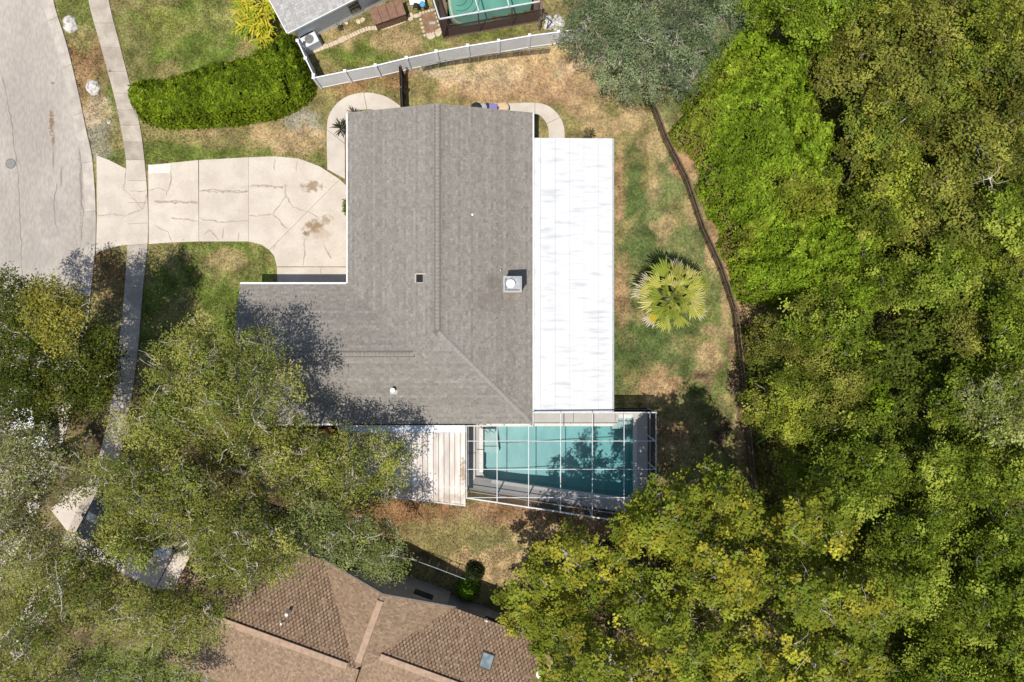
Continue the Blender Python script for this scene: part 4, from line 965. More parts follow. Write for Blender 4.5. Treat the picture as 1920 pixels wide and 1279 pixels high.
# brown deck box / shed
bx_ = empty('storage_shed', (*P(732, 36), 0), math.radians(19), label='low brown storage shed with four panel lid beside neighbour wall', cat='shed')
MB().box(-.95, -.42, -.05, .95, .42, .95).build('body', m_brownroof, bx_)
for k in range(4): MB().prism([(-1.0+.5*k+.008, -.48), (-.5+.5*k-.008, -.48), (-.5+.5*k-.008, .48), (-1.0+.5*k+.008, .48)], .952, 1.02).build('lid_panel', m_brownroof, bx_, bevel=.01)
# garden furniture white/blue
tb = empty('garden_table', (*P(784, 8), 0), math.radians(10), label='white garden table with blue things on it at the top edge', cat='table')
MB().box(-.45, -.3, .68, .45, .3, .72).build('tabletop', m_white, tb)
for a in (-.4, .4):
    for b in (-.25, .25): MB().box(a-.025, b-.025, 0, a+.025, b+.025, .678).build('leg', m_white, tb)
tag(MB().lathe((*P(792, 8, .9), .722), [(.14, 0), (.17, .22), (.12, .25)], 14).build('bucket', m_blue), 'blue bucket standing on the white garden table', 'bucket')
tag(MB().box(*P(776, 14, .8), .722, P(776, 14, .8)[0]+.2, P(776, 14, .8)[1]+.25, .85).build('tub', m_black), 'small black tub on the white garden table', 'tub')
# planter with stones
pl_ = empty('planting_bed', (*P(806, 42), 0), math.radians(15), label='small brown planting bed edged with pale stones beside the bronze cage', cat='planting bed')
MB().box(-.42, -.6, -.08, .42, .6, .02).build('soil', m_soil, pl_)
for k in range(22):
    t = k/22*4; s_ = int(t); f = t-s_; x, y = [(-.5+f, -.68), (.5, -.68+f*1.36), (.5-f, .68), (-.5, .68-f*1.36)][s_]
    MB().lathe((x, y, -.03), [(.09, 0), (.10, .05), (.05, .1)], 7).build('edging_stone', m_sand, pl_)
tag(MB().cbox((*P(811, 44), .05), (.36, .16, .06), .1).build('vent_cover', m_metal), 'small grey grate lying on the brown planting bed', 'grate')
# stone path
sp = empty('stepping_path', (*P(700, 62), 0), label="thin curved pale edging path across the neighbour's lawn", cat='path')
pth = spline(PL([(571, 102), (600, 92), (640, 76), (665, 64), (690, 54), (720, 52), (745, 44), (760, 38)]), 5)
for i in range(len(pth)-1):
    a, b = np.array(pth[i]), np.array(pth[i+1]); d = (b-a)/np.linalg.norm(b-a); nr = np.array((-d[1], d[0]))*.12; o_ = np.array(sp.location[:2])
    MB().prism([tuple(a-nr-o_+d*.01), tuple(b-nr-o_-d*.01), tuple(b+nr-o_-d*.01), tuple(a+nr-o_+d*.01)], -.06, .03).build('stone', m_sand, sp)
SP = [(641, 75, .3), (770, 33, .3), (781, 30, .22), (808, 69, .3), (822, 62, .32), (609, 87, .2), (636, 46, .16), (650, 44, .14), (680, 38, .2), (672, 41, .2)]
SPL = ['pale stone at the left end of the curved edging path', 'pale stone in the lawn just past the path end', 'pale stone between the brown shed and planting bed', 'pale stone at the bottom of the small planting bed', 'pale stone at the corner of the bronze cage', 'pale stone below the grey equipment boxes', 'small pale stone right of the little grey bush', 'smallest pale stone by the neighbour wall', 'pale stone by the left side of the brown shed', 'pale stone between the little bush and the brown shed']
for i, (px, py, r_) in enumerate(SP):
    pg = [(r_*random.uniform(.7, 1.05)*math.cos(a), r_*.7*random.uniform(.75, 1.05)*math.sin(a)) for a in np.arange(0, 6.28, .8)]
    o = MB().prism(pg, -.05, .05).build('stepping_stone', m_sand); o.location = (*P(px, py), 0); o.rotation_euler[2] = random.random()*3
    tag(o, SPL[i], 'stone', "stepping stones on the neighbour's lawn")
# neighbour's screen cage with green pool
nc = empty('screen_cage', (*P(910, 10), 0), label="bronze walled screen cage over the neighbour's green pool at the top edge", cat='pool cage')
NCO = nc.location
def ncb(mb, name, mat, par=None, **k):
    mb.v = [(a-NCO.x, b-NCO.y, c) for a, b, c in mb.v]; return mb.build(name, mat, par or nc, **k)
NZ = 2.6; corners = [(824, 36), (1012, 3)]
k_ = (CAMH-NZ)/CAMH
def base(px, py): return 960+(px-960)*k_, 639.5+(py-639.5)*k_
T = lambda px, py, z=NZ: (*P(px, py, NZ), z)
tl, tr_ = (795, -25), (1012, -30)
ncb(MB().bar(T(824, 36), T(1012, 3), .08, .08), 'edge_beam', m_alum); ncb(MB().bar(T(824, 36), T(800, -40), .08, .08), 'edge_beam', m_alum); ncb(MB().bar(T(898, 23), T(880, -40), .06, .08), 'beam', m_alum); ncb(MB().bar(T(955, 13), T(940, -40), .06, .08), 'beam', m_alum)
def wallq(a, b): return MB().add([T(*a, 0), T(*b, 0), T(*b, NZ-.04), T(*a, NZ-.04)], [(0, 1, 2, 3)])
segs = [(824, 36), (896, 23.4), (960, 12.1), (1012, 3)]
for a, b in zip(segs[:-1], segs[1:]): ncb(wallq(a, b), 'screen_panel', m_bscreen)
ncb(wallq((824, 36), (800, -40)), 'screen_panel', m_bscreen)
for a in segs: X, Y, _ = T(*a); ncb(MB().box(X-.035, Y-.035, 0, X+.035, Y+.035, NZ-.045), 'post', m_wood)
ncb(MB().bar(T(824, 36, .06), T(1012, 3, .06), .05, .12), 'rail', m_wood)
ncb(MB().add([T(824, 36, NZ-.03), T(1012, 3, NZ-.03), T(1012, -40, NZ-.03), T(800, -40, NZ-.03)], [(0, 1, 2, 3)]), 'screen_panel', m_screen)
nd = empty('pool_deck', (0, 0, 0), kind='structure')
gp = PL([(843, 45), (870, 51), (1000, 27), (1000, -60), (840, -60)])
dp = PL([(815, -60), (831, 72), (1015, 40), (1015, -60)])
# deck as slabs around the pool
for q in ([(815, -60), (832, 72), (843, 70), (838, 45), (833, -60)], [(832.5, 72.5), (1018, 40), (1000, 27.5), (872, 52), (838, 45)], [(1000.5, 27), (1018, 39.5), (1018, -60), (1000.5, -60)]):
    MB().prism(PL(q), -.1, .02).build('slab', m_bronze, nd)
npool = empty('swimming_pool', (*P(910, 0), 0), label="neighbour's green tinted swimming pool under the bronze cage", cat='swimming pool'); o_ = npool.location
g2 = smooth_poly(PL([(834, -60), (842, 30), (850, 45), (870, 50), (930, 38), (985, 29), (998, 15), (999, -60)]), 2)
MB().prism([(a-o_.x, b-o_.y) for a, b in g2], -.3, -.05).build('water', M('green_water', (.10, .30, .22), .12, (.14, .36, .27), .8, spec=.6), npool)
mb = MB(); ribbon([(a-o_.x, b-o_.y) for a, b in spline(PL([(840, -20), (846, 20), (856, 40), (885, 44), (940, 34)]), 6)], .10, -.046, mb); mb.build('coping', m_sand, npool)
for r_ in (14, 24, 34):
    mb = MB(); ribbon([(P(858+r_*.2+r_*math.cos(t), -4+r_*math.sin(t))[0]-o_.x, P(858+r_*.2+r_*math.cos(t), -4+r_*math.sin(t))[1]-o_.y) for t in np.linspace(-.2, 1.9, 18)], .03, -.044, mb); mb.build('step_edge', m_black, npool)

# ------------------------------------------------------------------ fences
def vinyl_fence(tops, label, h=1.75):
    f = empty('vinyl_fence', (*P(*tops[0], h), 0), label=label, cat='fence'); o = np.array((*P(*tops[0], h), 0))
    pts = [np.array((*P(a, b, h), 0)) for a, b in tops]
    for i, p in enumerate(pts):
        q = p-o; MB().box(q[0]-.065, q[1]-.065, -.05, q[0]+.065, q[1]+.065, h+.06).box(q[0]-.085, q[1]-.085, h+.061, q[0]+.085, q[1]+.085, h+.10).build('post', m_vinyl, f)
    for a, b in zip(pts[:-1], pts[1:]):
        d = (b-a)/np.linalg.norm(b-a); a2, b2 = a-o+d*.07, b-o-d*.07
        MB().bar((a2[0], a2[1], h*.5), (b2[0], b2[1], h*.5), .025, h-.16).build('panel', m_vinyl, f)
        MB().bar((a2[0], a2[1], h-.04), (b2[0], b2[1], h-.04), .06, .075).build('rail', m_vinyl, f); MB().bar((a2[0], a2[1], .08), (b2[0], b2[1], .08), .06, .1).build('rail', m_vinyl, f)
vinyl_fence([(588, 146), (647, 134), (704, 123), (762, 109), (818, 97), (877, 86), (935, 77), (993, 67), (1047, 60), (1100, 52)], 'long white vinyl privacy fence running across the top behind the grey house')
vinyl_fence([(588, 141.5), (573, 110), (558, 77)], 'short white vinyl fence run between the hedge and the neighbour equipment boxes')
def wire_fence(tops, h, label, rail=m_rust, mesh=m_chain, name='wire_fence', rr=.03, mid=False, step=1):
    f = empty(name, (*P(*tops[0], h), 0), label=label, cat='fence'); o = np.array((*P(*tops[0], h), 0)); pts = [np.array((*P(a, b, h), 0))-o for a, b in [(p[0]+(q_[0]-p[0])*t/3, p[1]+(q_[1]-p[1])*t/3) for p, q_ in zip(tops[:-1], tops[1:]) for t in range(3)]+[tops[-1]]]
    for i, p in enumerate(pts):
        if i % step == 0: MB().tube([(p[0], p[1], -.1), (p[0], p[1], h+.04)], rr, 7).build('post', rail, f)
    for a, b in zip(pts[:-1], pts[1:]):
        MB().tube([(a[0], a[1], h), (b[0], b[1], h)], rr*.8, 6).build('rail', rail, f)
        if mid: MB().tube([(a[0], a[1], h*.52), (b[0], b[1], h*.52)], rr*.5, 6).build('rail', rail, f)
        MB().add([(a[0], a[1], .02), (b[0], b[1], .02), (b[0], b[1], h-.02), (a[0], a[1], h-.02)], [(0, 1, 2, 3)]).build('wire_mesh', mesh, f)
    return f
wire_fence([(1226, 186), (1252, 255), (1292, 333), (1323, 426), (1358, 503), (1384, 583), (1394, 673), (1404, 760), (1412, 850), (1420, 940)], 1.35, 'dark rusty wire fence running between the back lawn and the green wood', rr=.05, mid=True)
wire_fence([(770, 1048), (820, 1066), (872, 1086)], 1.2, 'thin pale wire fence above the shaded wall of the brown house', rail=m_metal, mesh=screenmat('thin_wire', .93, (.2, .2, .2)), rr=.025)
wire_fence([(575, 975), (610, 992), (660, 1010)], 1.2, 'short pale wire fence under the oak at the corner of the brown house', rail=m_metal, mesh=screenmat('thin_wire2', .93, (.2, .2, .2)), rr=.025)
wire_fence([(790, 122), (835, 112), (880, 106), (930, 99), (975, 93), (1030, 88)], 1.0, 'low dark wire fence sagging in front of the long white vinyl fence', rr=.02, mesh=screenmat('grey_wire', .80, (.08, .09, .09)), rail=m_metal)
# dark wood gate fence
gf = empty('wooden_fence', (*P(750, 165), 0), label='dark wooden fence run with a gate between white fence and grey house', cat='fence')
g0, g1 = np.array(P(748, 124, 1.7)), np.array(P(751, 204, 1.7)); k = 17
for i in range(k):
    p = g0+(g1-g0)*(i+.5)/k-np.array(gf.location[:2]); hh = 1.7+random.uniform(-.04, .04)
    MB().box(p[0]-.012, p[1]-.068, 0, p[0]+.012, p[1]+.068, hh).build('board', m_wood, gf)
for z in (.4, 1.4): a, b = g0-np.array(gf.location[:2]), g1-np.array(gf.location[:2]); MB().bar((a[0]+.05, a[1], z), (b[0]+.05, b[1], z), .05, .09).build('rail', m_wood, gf)
for t in (0, .5, 1): p = g0+(g1-g0)*t-np.array(gf.location[:2]); MB().box(p[0]+.03, p[1]-.05, -.1, p[0]+.12, p[1]+.05, 1.75).build('post', m_wood, gf)

# ------------------------------------------------------------------ rocks
def rock(px, py, r_, label, group=None, h=.6, m=m_rock):
    n1_, n2_ = 14, 9; V = []; sd = random.random()*90
    for j in range(n2_):
        ph = math.pi*j/(n2_-1)*.62
        for i in range(n1_):
            th = 2*math.pi*i/n1_; x, y, z = math.sin(ph)*math.cos(th), math.sin(ph)*math.sin(th), math.cos(ph)
            k = .78+.45*float(vnoise(np.array([x*1.9+sd+20]), np.array([y*1.9+z+sd+20]))[0])+random.uniform(-.06, .06); V.append((x*r_*k, y*r_*k*1.1, (z-.25)*r_*h*k))
    fs = [(j*n1_+i, j*n1_+(i+1) % n1_, (j+1)*n1_+(i+1) % n1_, (j+1)*n1_+i) for j in range(n2_-1) for i in range(n1_)]
    o = MB().add(V, fs).build('rock', m); o.location = (*P(px, py), 0); tag(o, label, 'rock', group); return o
rock(131, 45, .46, 'large bright white rock on the verge near the top left'); rock(175, 165, .42, 'pitted white rock on the verge beside the hedge end', h=.7); rock(204, 228, .12, 'small pale stone on the verge below the pitted rock')
for px, py, r_ in ((1033, 45, .3), (1045, 36, .28), (1028, 35, .22), (1042, 50, .24), (1052, 44, .25), (1024, 50, .18)):
    rock(px, py, r_, 'white garden rock piled under the grey green tree near the top', 'white rocks piled by the bare tree')

# ------------------------------------------------------------------ things by the north wall
def barrel(px, py, r_, h, m, name, label, cat, lid=None, lm=None):
    o = empty(name, (*P(px, py, h), .02), label=label, cat=cat)
    MB().lathe((0, 0, 0), [(r_*.85, 0), (r_, h*.8), (r_, h)], 20).build('body', m, o)
    MB().lathe((0, 0, h+.001), [(r_*1.06, 0), (r_*1.06, .03), (r_*.5, .07)], 20).build('lid', lm or m, o)
barrel(893, 203, .32, .9, m_black, 'barbecue', 'round black barbecue against the north wall of grey house', 'barbecue')
barrel(905, 202, .24, .8, m_metal, 'dustbin', 'grey metal dustbin against the north wall of grey house', 'dustbin')
o = empty('storage_box', (*P(922, 203, .6), .02), label='purple storage box against the north wall of grey house', cat='box')
MB().box(-.3, -.25, 0, .3, .25, .55).build('body', m_purple, o, bevel=.02); MB().box(-.32, -.27, .551, .32, .27, .6).build('lid', m_purple, o)
barrel(945, 202, .27, .6, m_cream, 'flower_pot', 'round cream pot against the north wall of grey house', 'pot', lm=m_tan)
o = empty('storage_box', (*P(914, 200, .7), .02), label='narrow black box between dustbin and purple box', cat='box')
MB().box(-.07, -.2, 0, .07, .2, .7).build('body', m_black, o); MB().box(-.08, -.21, .701, .08, .21, .74).build('lid', m_black, o)
o = empty('crate', (*P(938, 196, .5), .02), label='open pinkish crate behind the round cream pot', cat='crate')
MB().box(-.35, -.08, 0, .35, .08, .4).build('body', m_cream, o); MB().box(-.36, -.09, .401, .36, .09, .43).build('rim', m_tan, o)

# ------------------------------------------------------------------ cars mostly under the oaks
def car(px, py, rz, paint, name, label):
    o = empty(name, (*P(px, py), 0.03), rz, label=label, cat='car')
    prof = [(-2.2, .45), (-2.2, .85), (-1.9, .98), (-.95, 1.0), (.95, 1.0), (1.75, .95), (2.2, .8), (2.25, .45), (1.7, .3), (-1.7, .3)]
    V = []; 
    for y, s_ in ((-.9, .98), (-.8, 1), (.8, 1), (.9, .98)): V += [(x*s_, y, z if abs(y) < .85 else min(z, .88)) for x, z in prof]
    k = len(prof); fs = [(j*k+i, j*k+(i+1) % k, (j+1)*k+(i+1) % k, (j+1)*k+i) for j in range(3) for i in range(k)]+[tuple(range(k)), tuple(range(3*k, 4*k))[::-1]]
    MB().add(V, fs).build('body', paint, o, bevel=.05)
    MB().add([(-1.5, -.72, .99), (.95, -.72, .99), (.95, .72, .99), (-1.5, .72, .99), (-1.0, -.6, 1.45), (.25, -.6, 1.45), (.25, .6, 1.45), (-1.0, .6, 1.45)], [(4, 5, 6, 7), (0, 1, 5, 4), (2, 3, 7, 6)]).build('cabin', m_glass, o)
    MB().add([(.955, -.70, 1.0), (.955, .70, 1.0), (.255, .58, 1.46), (.255, -.58, 1.46)], [(0, 1, 2, 3)]).build('windscreen', M('windscreen_glass', (.10, .14, .18), .05, spec=.8), o)
    MB().add([(-1.505, -.70, 1.0), (-1.505, .70, 1.0), (-1.005, .58, 1.46), (-1.005, -.58, 1.46)], [(3, 2, 1, 0)]).build('rear_window', m_glass, o)
    MB().box(-1.0, -.6, 1.452, .25, .6, 1.48).build('car_roof', paint, o, bevel=.03)
    for x in (-1.35, 1.4):
        for y in (-.86, .86):
            w = empty('wheel', (x, y, .32), parent=o); MB().tube([(0, -.1, 0), (0, .1, 0)], .32, 16).build('tyre', m_rub, w); MB().tube([(0, -.11, 0), (0, .11, 0)], .2, 12).build('rim', m_metal, w)
    for y in (-.65, .65): MB().box(2.2, y-.16, .62, 2.27, y+.16, .76).build('headlight', m_chrome, o)
    for y in (-.9, .9): MB().box(.7, y-.12 if y < 0 else y, .95, .85, y if y < 0 else y+.12, 1.08).build('wing_mirror', paint, o)
nd_ = empty('driveway', (0, 0, 0), kind='structure')
for q in ([(95, 955), (150, 905), (225, 975), (160, 1040)], [(161, 1041), (226, 976), (330, 1030), (290, 1105)], [(227, 975), (280, 930), (375, 985), (331, 1029)], [(332, 1031), (376, 986), (440, 1030), (400, 1100), (291, 1106)]):
    slab(q, .02, nd_, m_conc)
car(212, 950, math.radians(-118), m_paint_b, 'parked_car', 'black parked car almost hidden under the oaks at lower left')
car(330, 968, math.radians(-118), m_paint_s, 'parked_car', 'silver parked car seen through the oak branches in front of brown house')
car(72, 768, math.radians(97), m_paint_w, 'parked_car', 'white parked car on the road under the dark yellow topped tree')
# hatch cover and box by the lower left
o = empty('bench', (*P(414, 1247, .5), 0), math.radians(-20), label='small cream bench near the bottom beside the brown roof', cat='bench')
MB().box(-.45, -.18, .4, .45, .18, .46).build('seat', m_cream, o)
for x in (-.38, .38): MB().box(x-.04, -.15, 0, x+.04, .15, .398).build('leg', m_cream, o)
o = tag(MB().box(-.35, -.25, 0, .35, .25, .6).build('planter', m_tan), 'tan planter box beside the brown roof at bottom left', 'planter'); o.location = (*P(330, 1228), 0); o.rotation_euler[2] = -.3
o = tag(MB().lathe((0, 0, 0), [(.3, 0), (.3, .02), (.28, .7), (.1, .75)], 20).build('water_tank', m_white), 'round white drum beside the lower right corner of the brown roof', 'drum'); o.location = (*P(1014, 1265, .7), 0)
o = tag(MB().box(-.5, -.3, 0, .5, .3, .5).build('red_bin', m_red), 'dull red box beside the patio cover under the oak', 'box'); o.location = (*P(612, 812), 0)

# ------------------------------------------------------------------ grass tufts (uncountable)
def grass():
    excl = [PL([(640, 190), (1012, 190), (1012, 260), (1150, 255), (1145, 780), (1222, 775), (1222, 965), (875, 935), (640, 905)]), PL([(455, 525), (660, 525), (660, 800), (455, 800)]),
            PL([(175, 290), (236, 316), (275, 310), (465, 294), (560, 296), (640, 338), (660, 350), (660, 520), (521, 520), (510, 478), (485, 457), (380, 452), (277, 458), (177, 475)])]
    swp = SWP; q = sample_poly(PL([(95, -20), (1430, -20), (1300, 200), (1450, 560), (1500, 960), (1250, 1150), (850, 1130), (560, 1000), (150, 1000)]), 330000)
    m = np.ones(len(q), bool)
    for e in excl+[swp, roadpoly]: m &= ~inpoly(q[:, 0], q[:, 1], e)
    for ou, inn_ in (([(614,340),(613,243),(620,210),(645,184),(682,174),(720,180),(752,200)], [(722,215),(708,208),(688,205),(665,212),(650,232),(647,270),(647,336)]), ([(960,194),(1003,193),(1030,200),(1050,220),(1058,243),(1058,260)], [(1029,260),(1029,250),(1025,232),(1015,219),(1003,214),(960,214)])):
        m &= ~inpoly(q[:, 0], q[:, 1], PL(ou+inn_))
    for e in ([(832, -20), (833, 72), (1018, 42), (1018, -20)], [(500, -20), (545, 60), (590, 62), (690, 20), (690, -20)], [(95, 955), (150, 905), (280, 930), (440, 1030), (400, 1100), (160, 1040)]): m &= ~inpoly(q[:, 0], q[:, 1], PL(e))
    m &= edged(q[:, 0], q[:, 1], edge[1:-1]) > .03
    q = q[m]; dens = fbm(q[:, 0], q[:, 1], .6, 3, 4); q = q[rng.random(len(q)) < np.clip(dens*2-.25, .12, 1)]
    c = gcol(q[:, 0], q[:, 1]); n = len(q); c = np.clip(c*(1+rng.normal(size=(n, 1))*.30)*np.array((1.05, 1.08, 1.0)), .01, .7)
    pos = np.column_stack([q, np.full(n, -.02)]); tg = rng.normal(size=(n, 3)); tg[:, 2] = np.abs(tg[:, 2])*.6+.5
    nn = np.cross(tg, rng.normal(size=(n, 3))); leaves_mesh('grass', pos, nn, rng.uniform(.03, .055, n), c, m_tuft, None, .6, tri=True, tang=tg, label='short patchy grass over the yards', cat='grass', kind='stuff')
grass()

# ------------------------------------------------------------------ hedges, shrubs, palms
HG = [(.12, .175, .010), (.18, .25, .014), (.24, .32, .02), (.14, .20, .010)]
leafmass('hedge', 'big curved bright green hedge between the pavement and white fence', 'hedge', smooth_poly([(228, 150), (250, 138), (310, 132), (370, 112), (430, 100), (480, 82), (510, 60), (525, 40), (545, 48), (562, 90), (582, 140), (575, 168), (550, 190), (500, 210), (430, 222), (350, 228), (290, 229), (240, 220), (226, 200)], 1),
         2.3, 1.0, HG, 1000, .085, amp=.35, lump=.9, depth=.5, power=.38, chunk=.51, cks=.42, gapt=.26, stems=300, up=.75, nj=.5, patch=1.5)
# yellow spiky shrub
def spiky(name, label, cat, px, py, h, n, ln, w_, pal, droop=.5, up=.5, m=m_waxy, stemh=.3, k=5, group=None, spread=.1, part='leaf', zfun=None):
    o = empty(name, (*P(px, py, h), 0), label=label, cat=cat, group=group)
    MB().tube([(0, 0, -.1), (0, 0, max(.1, h-.1))], .05, 7, .04).build('stem', m_dbark, o)
    for i in range(n):
        th = random.random()*6.283; el = random.uniform(.05, 1)*up*1.6; L = ln*random.uniform(.7, 1.1); c = tuple(np.clip(np.array(random.choice(pal))*random.uniform(.8, 1.2), 0, .8)); g = MB(); V = []
        x0, y0 = random.uniform(-spread, spread), random.uniform(-spread, spread)
        for j in range(k+1):
            t = j/k; r_ = L*t*math.cos(el)*(1 if t < .7 else 1-.0*t); z = L*t*math.sin(el)-droop*L*t*t; wj = w_*math.sin(math.pi*min(.97, t*.85+.12))
            cx_, cy_ = x0+r_*math.cos(th), y0+r_*math.sin(th); V += [(cx_-wj*math.sin(th), cy_+wj*math.cos(th), h-.1+z+.02), (cx_, cy_, h-.1+z-.0), (cx_+wj*math.sin(th), cy_-wj*math.cos(th), h-.1+z+.02)]
        g.add(V, [q for j in range(k) for q in ((j*3, j*3+1, j*3+4, j*3+3), (j*3+1, j*3+2, j*3+5, j*3+4))], c); g.build(part, m, o, colattr=True)
    return o
YL = [(.56, .50, .04), (.48, .48, .04), (.30, .40, .03), (.65, .55, .07)]
for i, (px, py, lab) in enumerate(((462, 12, 'yellow green spiky shrub at the top edge left of grey neighbour roof'), (485, 38, 'yellow spiky shrub in the middle of the row above the hedge'), (492, 62, 'yellow spiky shrub closest to the hedge'), (505, 15, 'green yellow spiky shrub touching the neighbour roof edge'), (462, 42, 'yellow spiky shrub facing the front lawn'))):
    spiky('spiky_shrub', lab, 'shrub', px, py, 1.2+.2*(i % 2), 60, .95, .05, YL, .5, .7, group='yellow spiky shrubs above the hedge', spread=.4)
spiky('yucca', 'dark spiky yucca beside the front corner of the grey house', 'yucca', 640, 240, .8, 40, .75, .028, [(.03, .045, .02), (.05, .06, .03), (.16, .13, .09)], .3, .6)
spiky('yucca', 'small dark spiky yucca above the grey roof corner', 'yucca', 662, 212, .5, 22, .5, .025, [(.04, .05, .025), (.16, .13, .09)], .3, .6)
spiky('yucca', 'grey spiky plant behind the top end of the white lanai roof', 'plant', 1105, 252, .7, 34, .5, .035, [(.12, .11, .06), (.25, .2, .1), (.06, .07, .03)], .3, .6)
leafmass('shrub', 'small green shrub by the front wall of grey house', 'shrub', [(638, 370), (650, 368), (652, 410), (640, 408), (636, 390)], .8, .25, HG, 1400, .05, amp=.1, lump=.5, stems=6)
leafmass('shrub', 'round bright green shrub next to the brown house wall', 'shrub', smooth_poly([(852, 1100), (872, 1088), (898, 1100), (902, 1120), (890, 1140), (864, 1143), (850, 1125)], 1), 1.8, .8, [(.16, .30, .02), (.22, .36, .03), (.12, .24, .02)], 1500, .06, amp=.25, lump=.5, stems=20)
leafmass('shrub', 'dark green round shrub above the bright green shrub', 'shrub', smooth_poly([(868, 1066), (888, 1058), (908, 1070), (910, 1092), (895, 1104), (870, 1096)], 1), 1.6, .8, [(.03, .055, .015), (.045, .07, .02)], 1500, .055, amp=.25, lump=.5, stems=20)
leafmass('shrub', 'grey little bush against the pale wall of neighbour house', 'shrub', smooth_poly([(627, 44), (634, 38), (643, 44), (640, 55), (630, 54)], 1), .5, .2, [(.10, .12, .08), (.06, .08, .05)], 1800, .04, amp=.1, lump=.3, stems=5)
tag(MB().prism(PL([(646, 264), (652, 264), (653, 350), (649, 350)]), -.05, .03).build('flower_bed', m_soil), 'narrow brown flower bed along the front wall of grey house', 'flower bed')

# fan palm
def fan_palm():
    px, py, h = 1268, 555, 3.9; o = empty('fan_palm', (*P(px, py, h), 0), label='fan palm with yellowing outer fronds on the back lawn', cat='palm')
    MB().tube([(0, 0, -.1), (.03, 0, h*.5), (0, 0, h-.2)], .22, 12, .16).build('trunk', m_bark, o, smooth=True)
    n = 36; OLD = {31: 1.45, 32: 3.0, 33: 3.95, 34: 5.75, 35: 2.6}
    for i in range(n):
        t = i/n; ring = t**.75; el = math.radians(76-84*ring); th = OLD.get(i, i*2.39996+random.uniform(-.15, .15)); pet = .30+1.05*ring; R = 1.12*random.uniform(.85, 1.12)*(.72+.3*ring)
        if i > 30: el = math.radians(-12); pet = 1.25
        old = i > 30; yel = ring > .6 and random.random() < .4
        ax = Vector((math.cos(th)*math.cos(el), math.sin(th)*math.cos(el), math.sin(el))); sd = Vector((-math.sin(th), math.cos(th), 0)); nm = sd.cross(ax)*-1
        if nm.z < 0: nm = -nm
        b = Vector((0, 0, h-.15)); e = b+ax*pet; e.z -= .12*ring
        g = MB(); col = random.choice([(.42, .44, .08), (.29, .34, .05), (.54, .53, .12), (.60, .56, .19)])
        if yel: col = (.36, .36, .09)
        fan = math.radians(random.uniform(75, 105) if not old else 55); ns = 11 if not old else 7
        pc = (.22, .24, .07)
        w = .02; g.add([b-sd*w, b+sd*w, e+sd*w, e-sd*w], [(0, 1, 2, 3)], pc); bl = Vector((0, 0, -1))
        for s_ in range(ns):
            a0 = -fan/2+fan*s_/ns; a1 = -fan/2+fan*(s_+1)/ns; am = (a0+a1)/2; Ls = R*(.72+.28*math.cos(am*.9))*random.uniform(.92, 1.05)
            def pt_(a, r_, up=0): return e+(ax*math.cos(a)+sd*math.sin(a))*r_+nm*up+bl*(.22*(r_/R)**2*(.3+ring)*R)
            c1_ = tuple(np.clip(np.array(col)*random.uniform(.85, 1.2), 0, .8)); tip = c1_
            if old: c1_ = (.62, .50, .05) ; tip = (.72, .64, .48)
            r1 = Ls*.56
            fold = .045
            g.add([e, pt_(a0, r1), pt_(am, r1, fold), e], [(0, 1, 2)], c1_); g.add([e, pt_(am, r1, fold), pt_(a1, r1)], [(0, 1, 2)], c1_)
            dt = random.uniform(-.05, .05)
            Ls *= random.uniform(.8, 1.12); a2_, a3_ = a0*.97+a1*.03, a0*.03+a1*.97; md_ = (r1+Ls)/2; g.add([pt_(a2_, r1), pt_(am, r1, fold), pt_(a3_, r1), pt_(am+dt, Ls), pt_(am*.35+a0*.65, md_), pt_(am*.35+a1*.65, md_)], [(0, 1, 3, 4), (1, 2, 5, 3)], tip)
        g.build('frond', m_waxy, o, colattr=True)
fan_palm()
# banana-like clump at the wood edge
for i, (px, py, hh, lab) in enumerate(((1483, 765, 3.4, 'broad leaved banana plant at the wood edge beyond the wire fence'), (1462, 800, 2.6, 'lower banana plant with narrow leaves nearest the wire fence'), (1492, 812, 2.8, 'banana plant with drooping leaves below the tallest one'))):
    spiky('banana_plant', lab, 'banana plant', px, py, hh, 11, 1.5, .10, [(.15, .30, .03), (.20, .36, .04), (.10, .22, .02)], .45, .35, k=7, group='banana plants at the wood edge')

# ------------------------------------------------------------------ trees
OAK = [(0.224, 0.247, 0.05), (0.274, 0.283, 0.06), (0.168, 0.191, 0.04), (0.325, 0.319, 0.085), (0.213, 0.252, 0.042)]
DOAK = [(0.088, 0.116, 0.02), (0.132, 0.154, 0.026), (0.066, 0.088, 0.016), (0.187, 0.193, 0.033)]
YOAK = [(0.281, 0.261, 0.044), (0.243, 0.242, 0.05), (0.337, 0.3, 0.055)]
m_pale = M('pale_lichen_bark', (.56, .50, .42), .9, (.40, .35, .28), 5, 6, .4, 20)
def C_(px, py, rx, ry=None, n=10, j=.18):
    ry = ry or rx; return [(px+rx*(1+random.uniform(-j, j))*math.cos(t), py+ry*(1+random.uniform(-j, j))*math.sin(t)) for t in np.linspace(0, 6.283, n, endpoint=False)]
oak = dict(lr=(.6, 1.2), sprigs=28, per=19, leaf=.062, twigs=4, twig_r=.02, twig_len=1.7, clump_j=.5, bark=m_pale, r_tip=.022, sprig_r=.19, hjit=1.2, aspect=.5, up=.8, nothing=0); oak.pop('nothing')
tree('oak_tree', 'spreading live oak whose crown covers the left wing of the grey roof', 'oak tree', [(440,640),(470,600),(520,640),(560,690),(575,730),(560,780),(610,800),(640,870),(600,930),(540,950),(470,930),(400,900),(350,860),(330,780),(350,700),(400,650)], 6.5, 9.5, (500, 830), OAK, 50, trunk_r=.35, **oak)
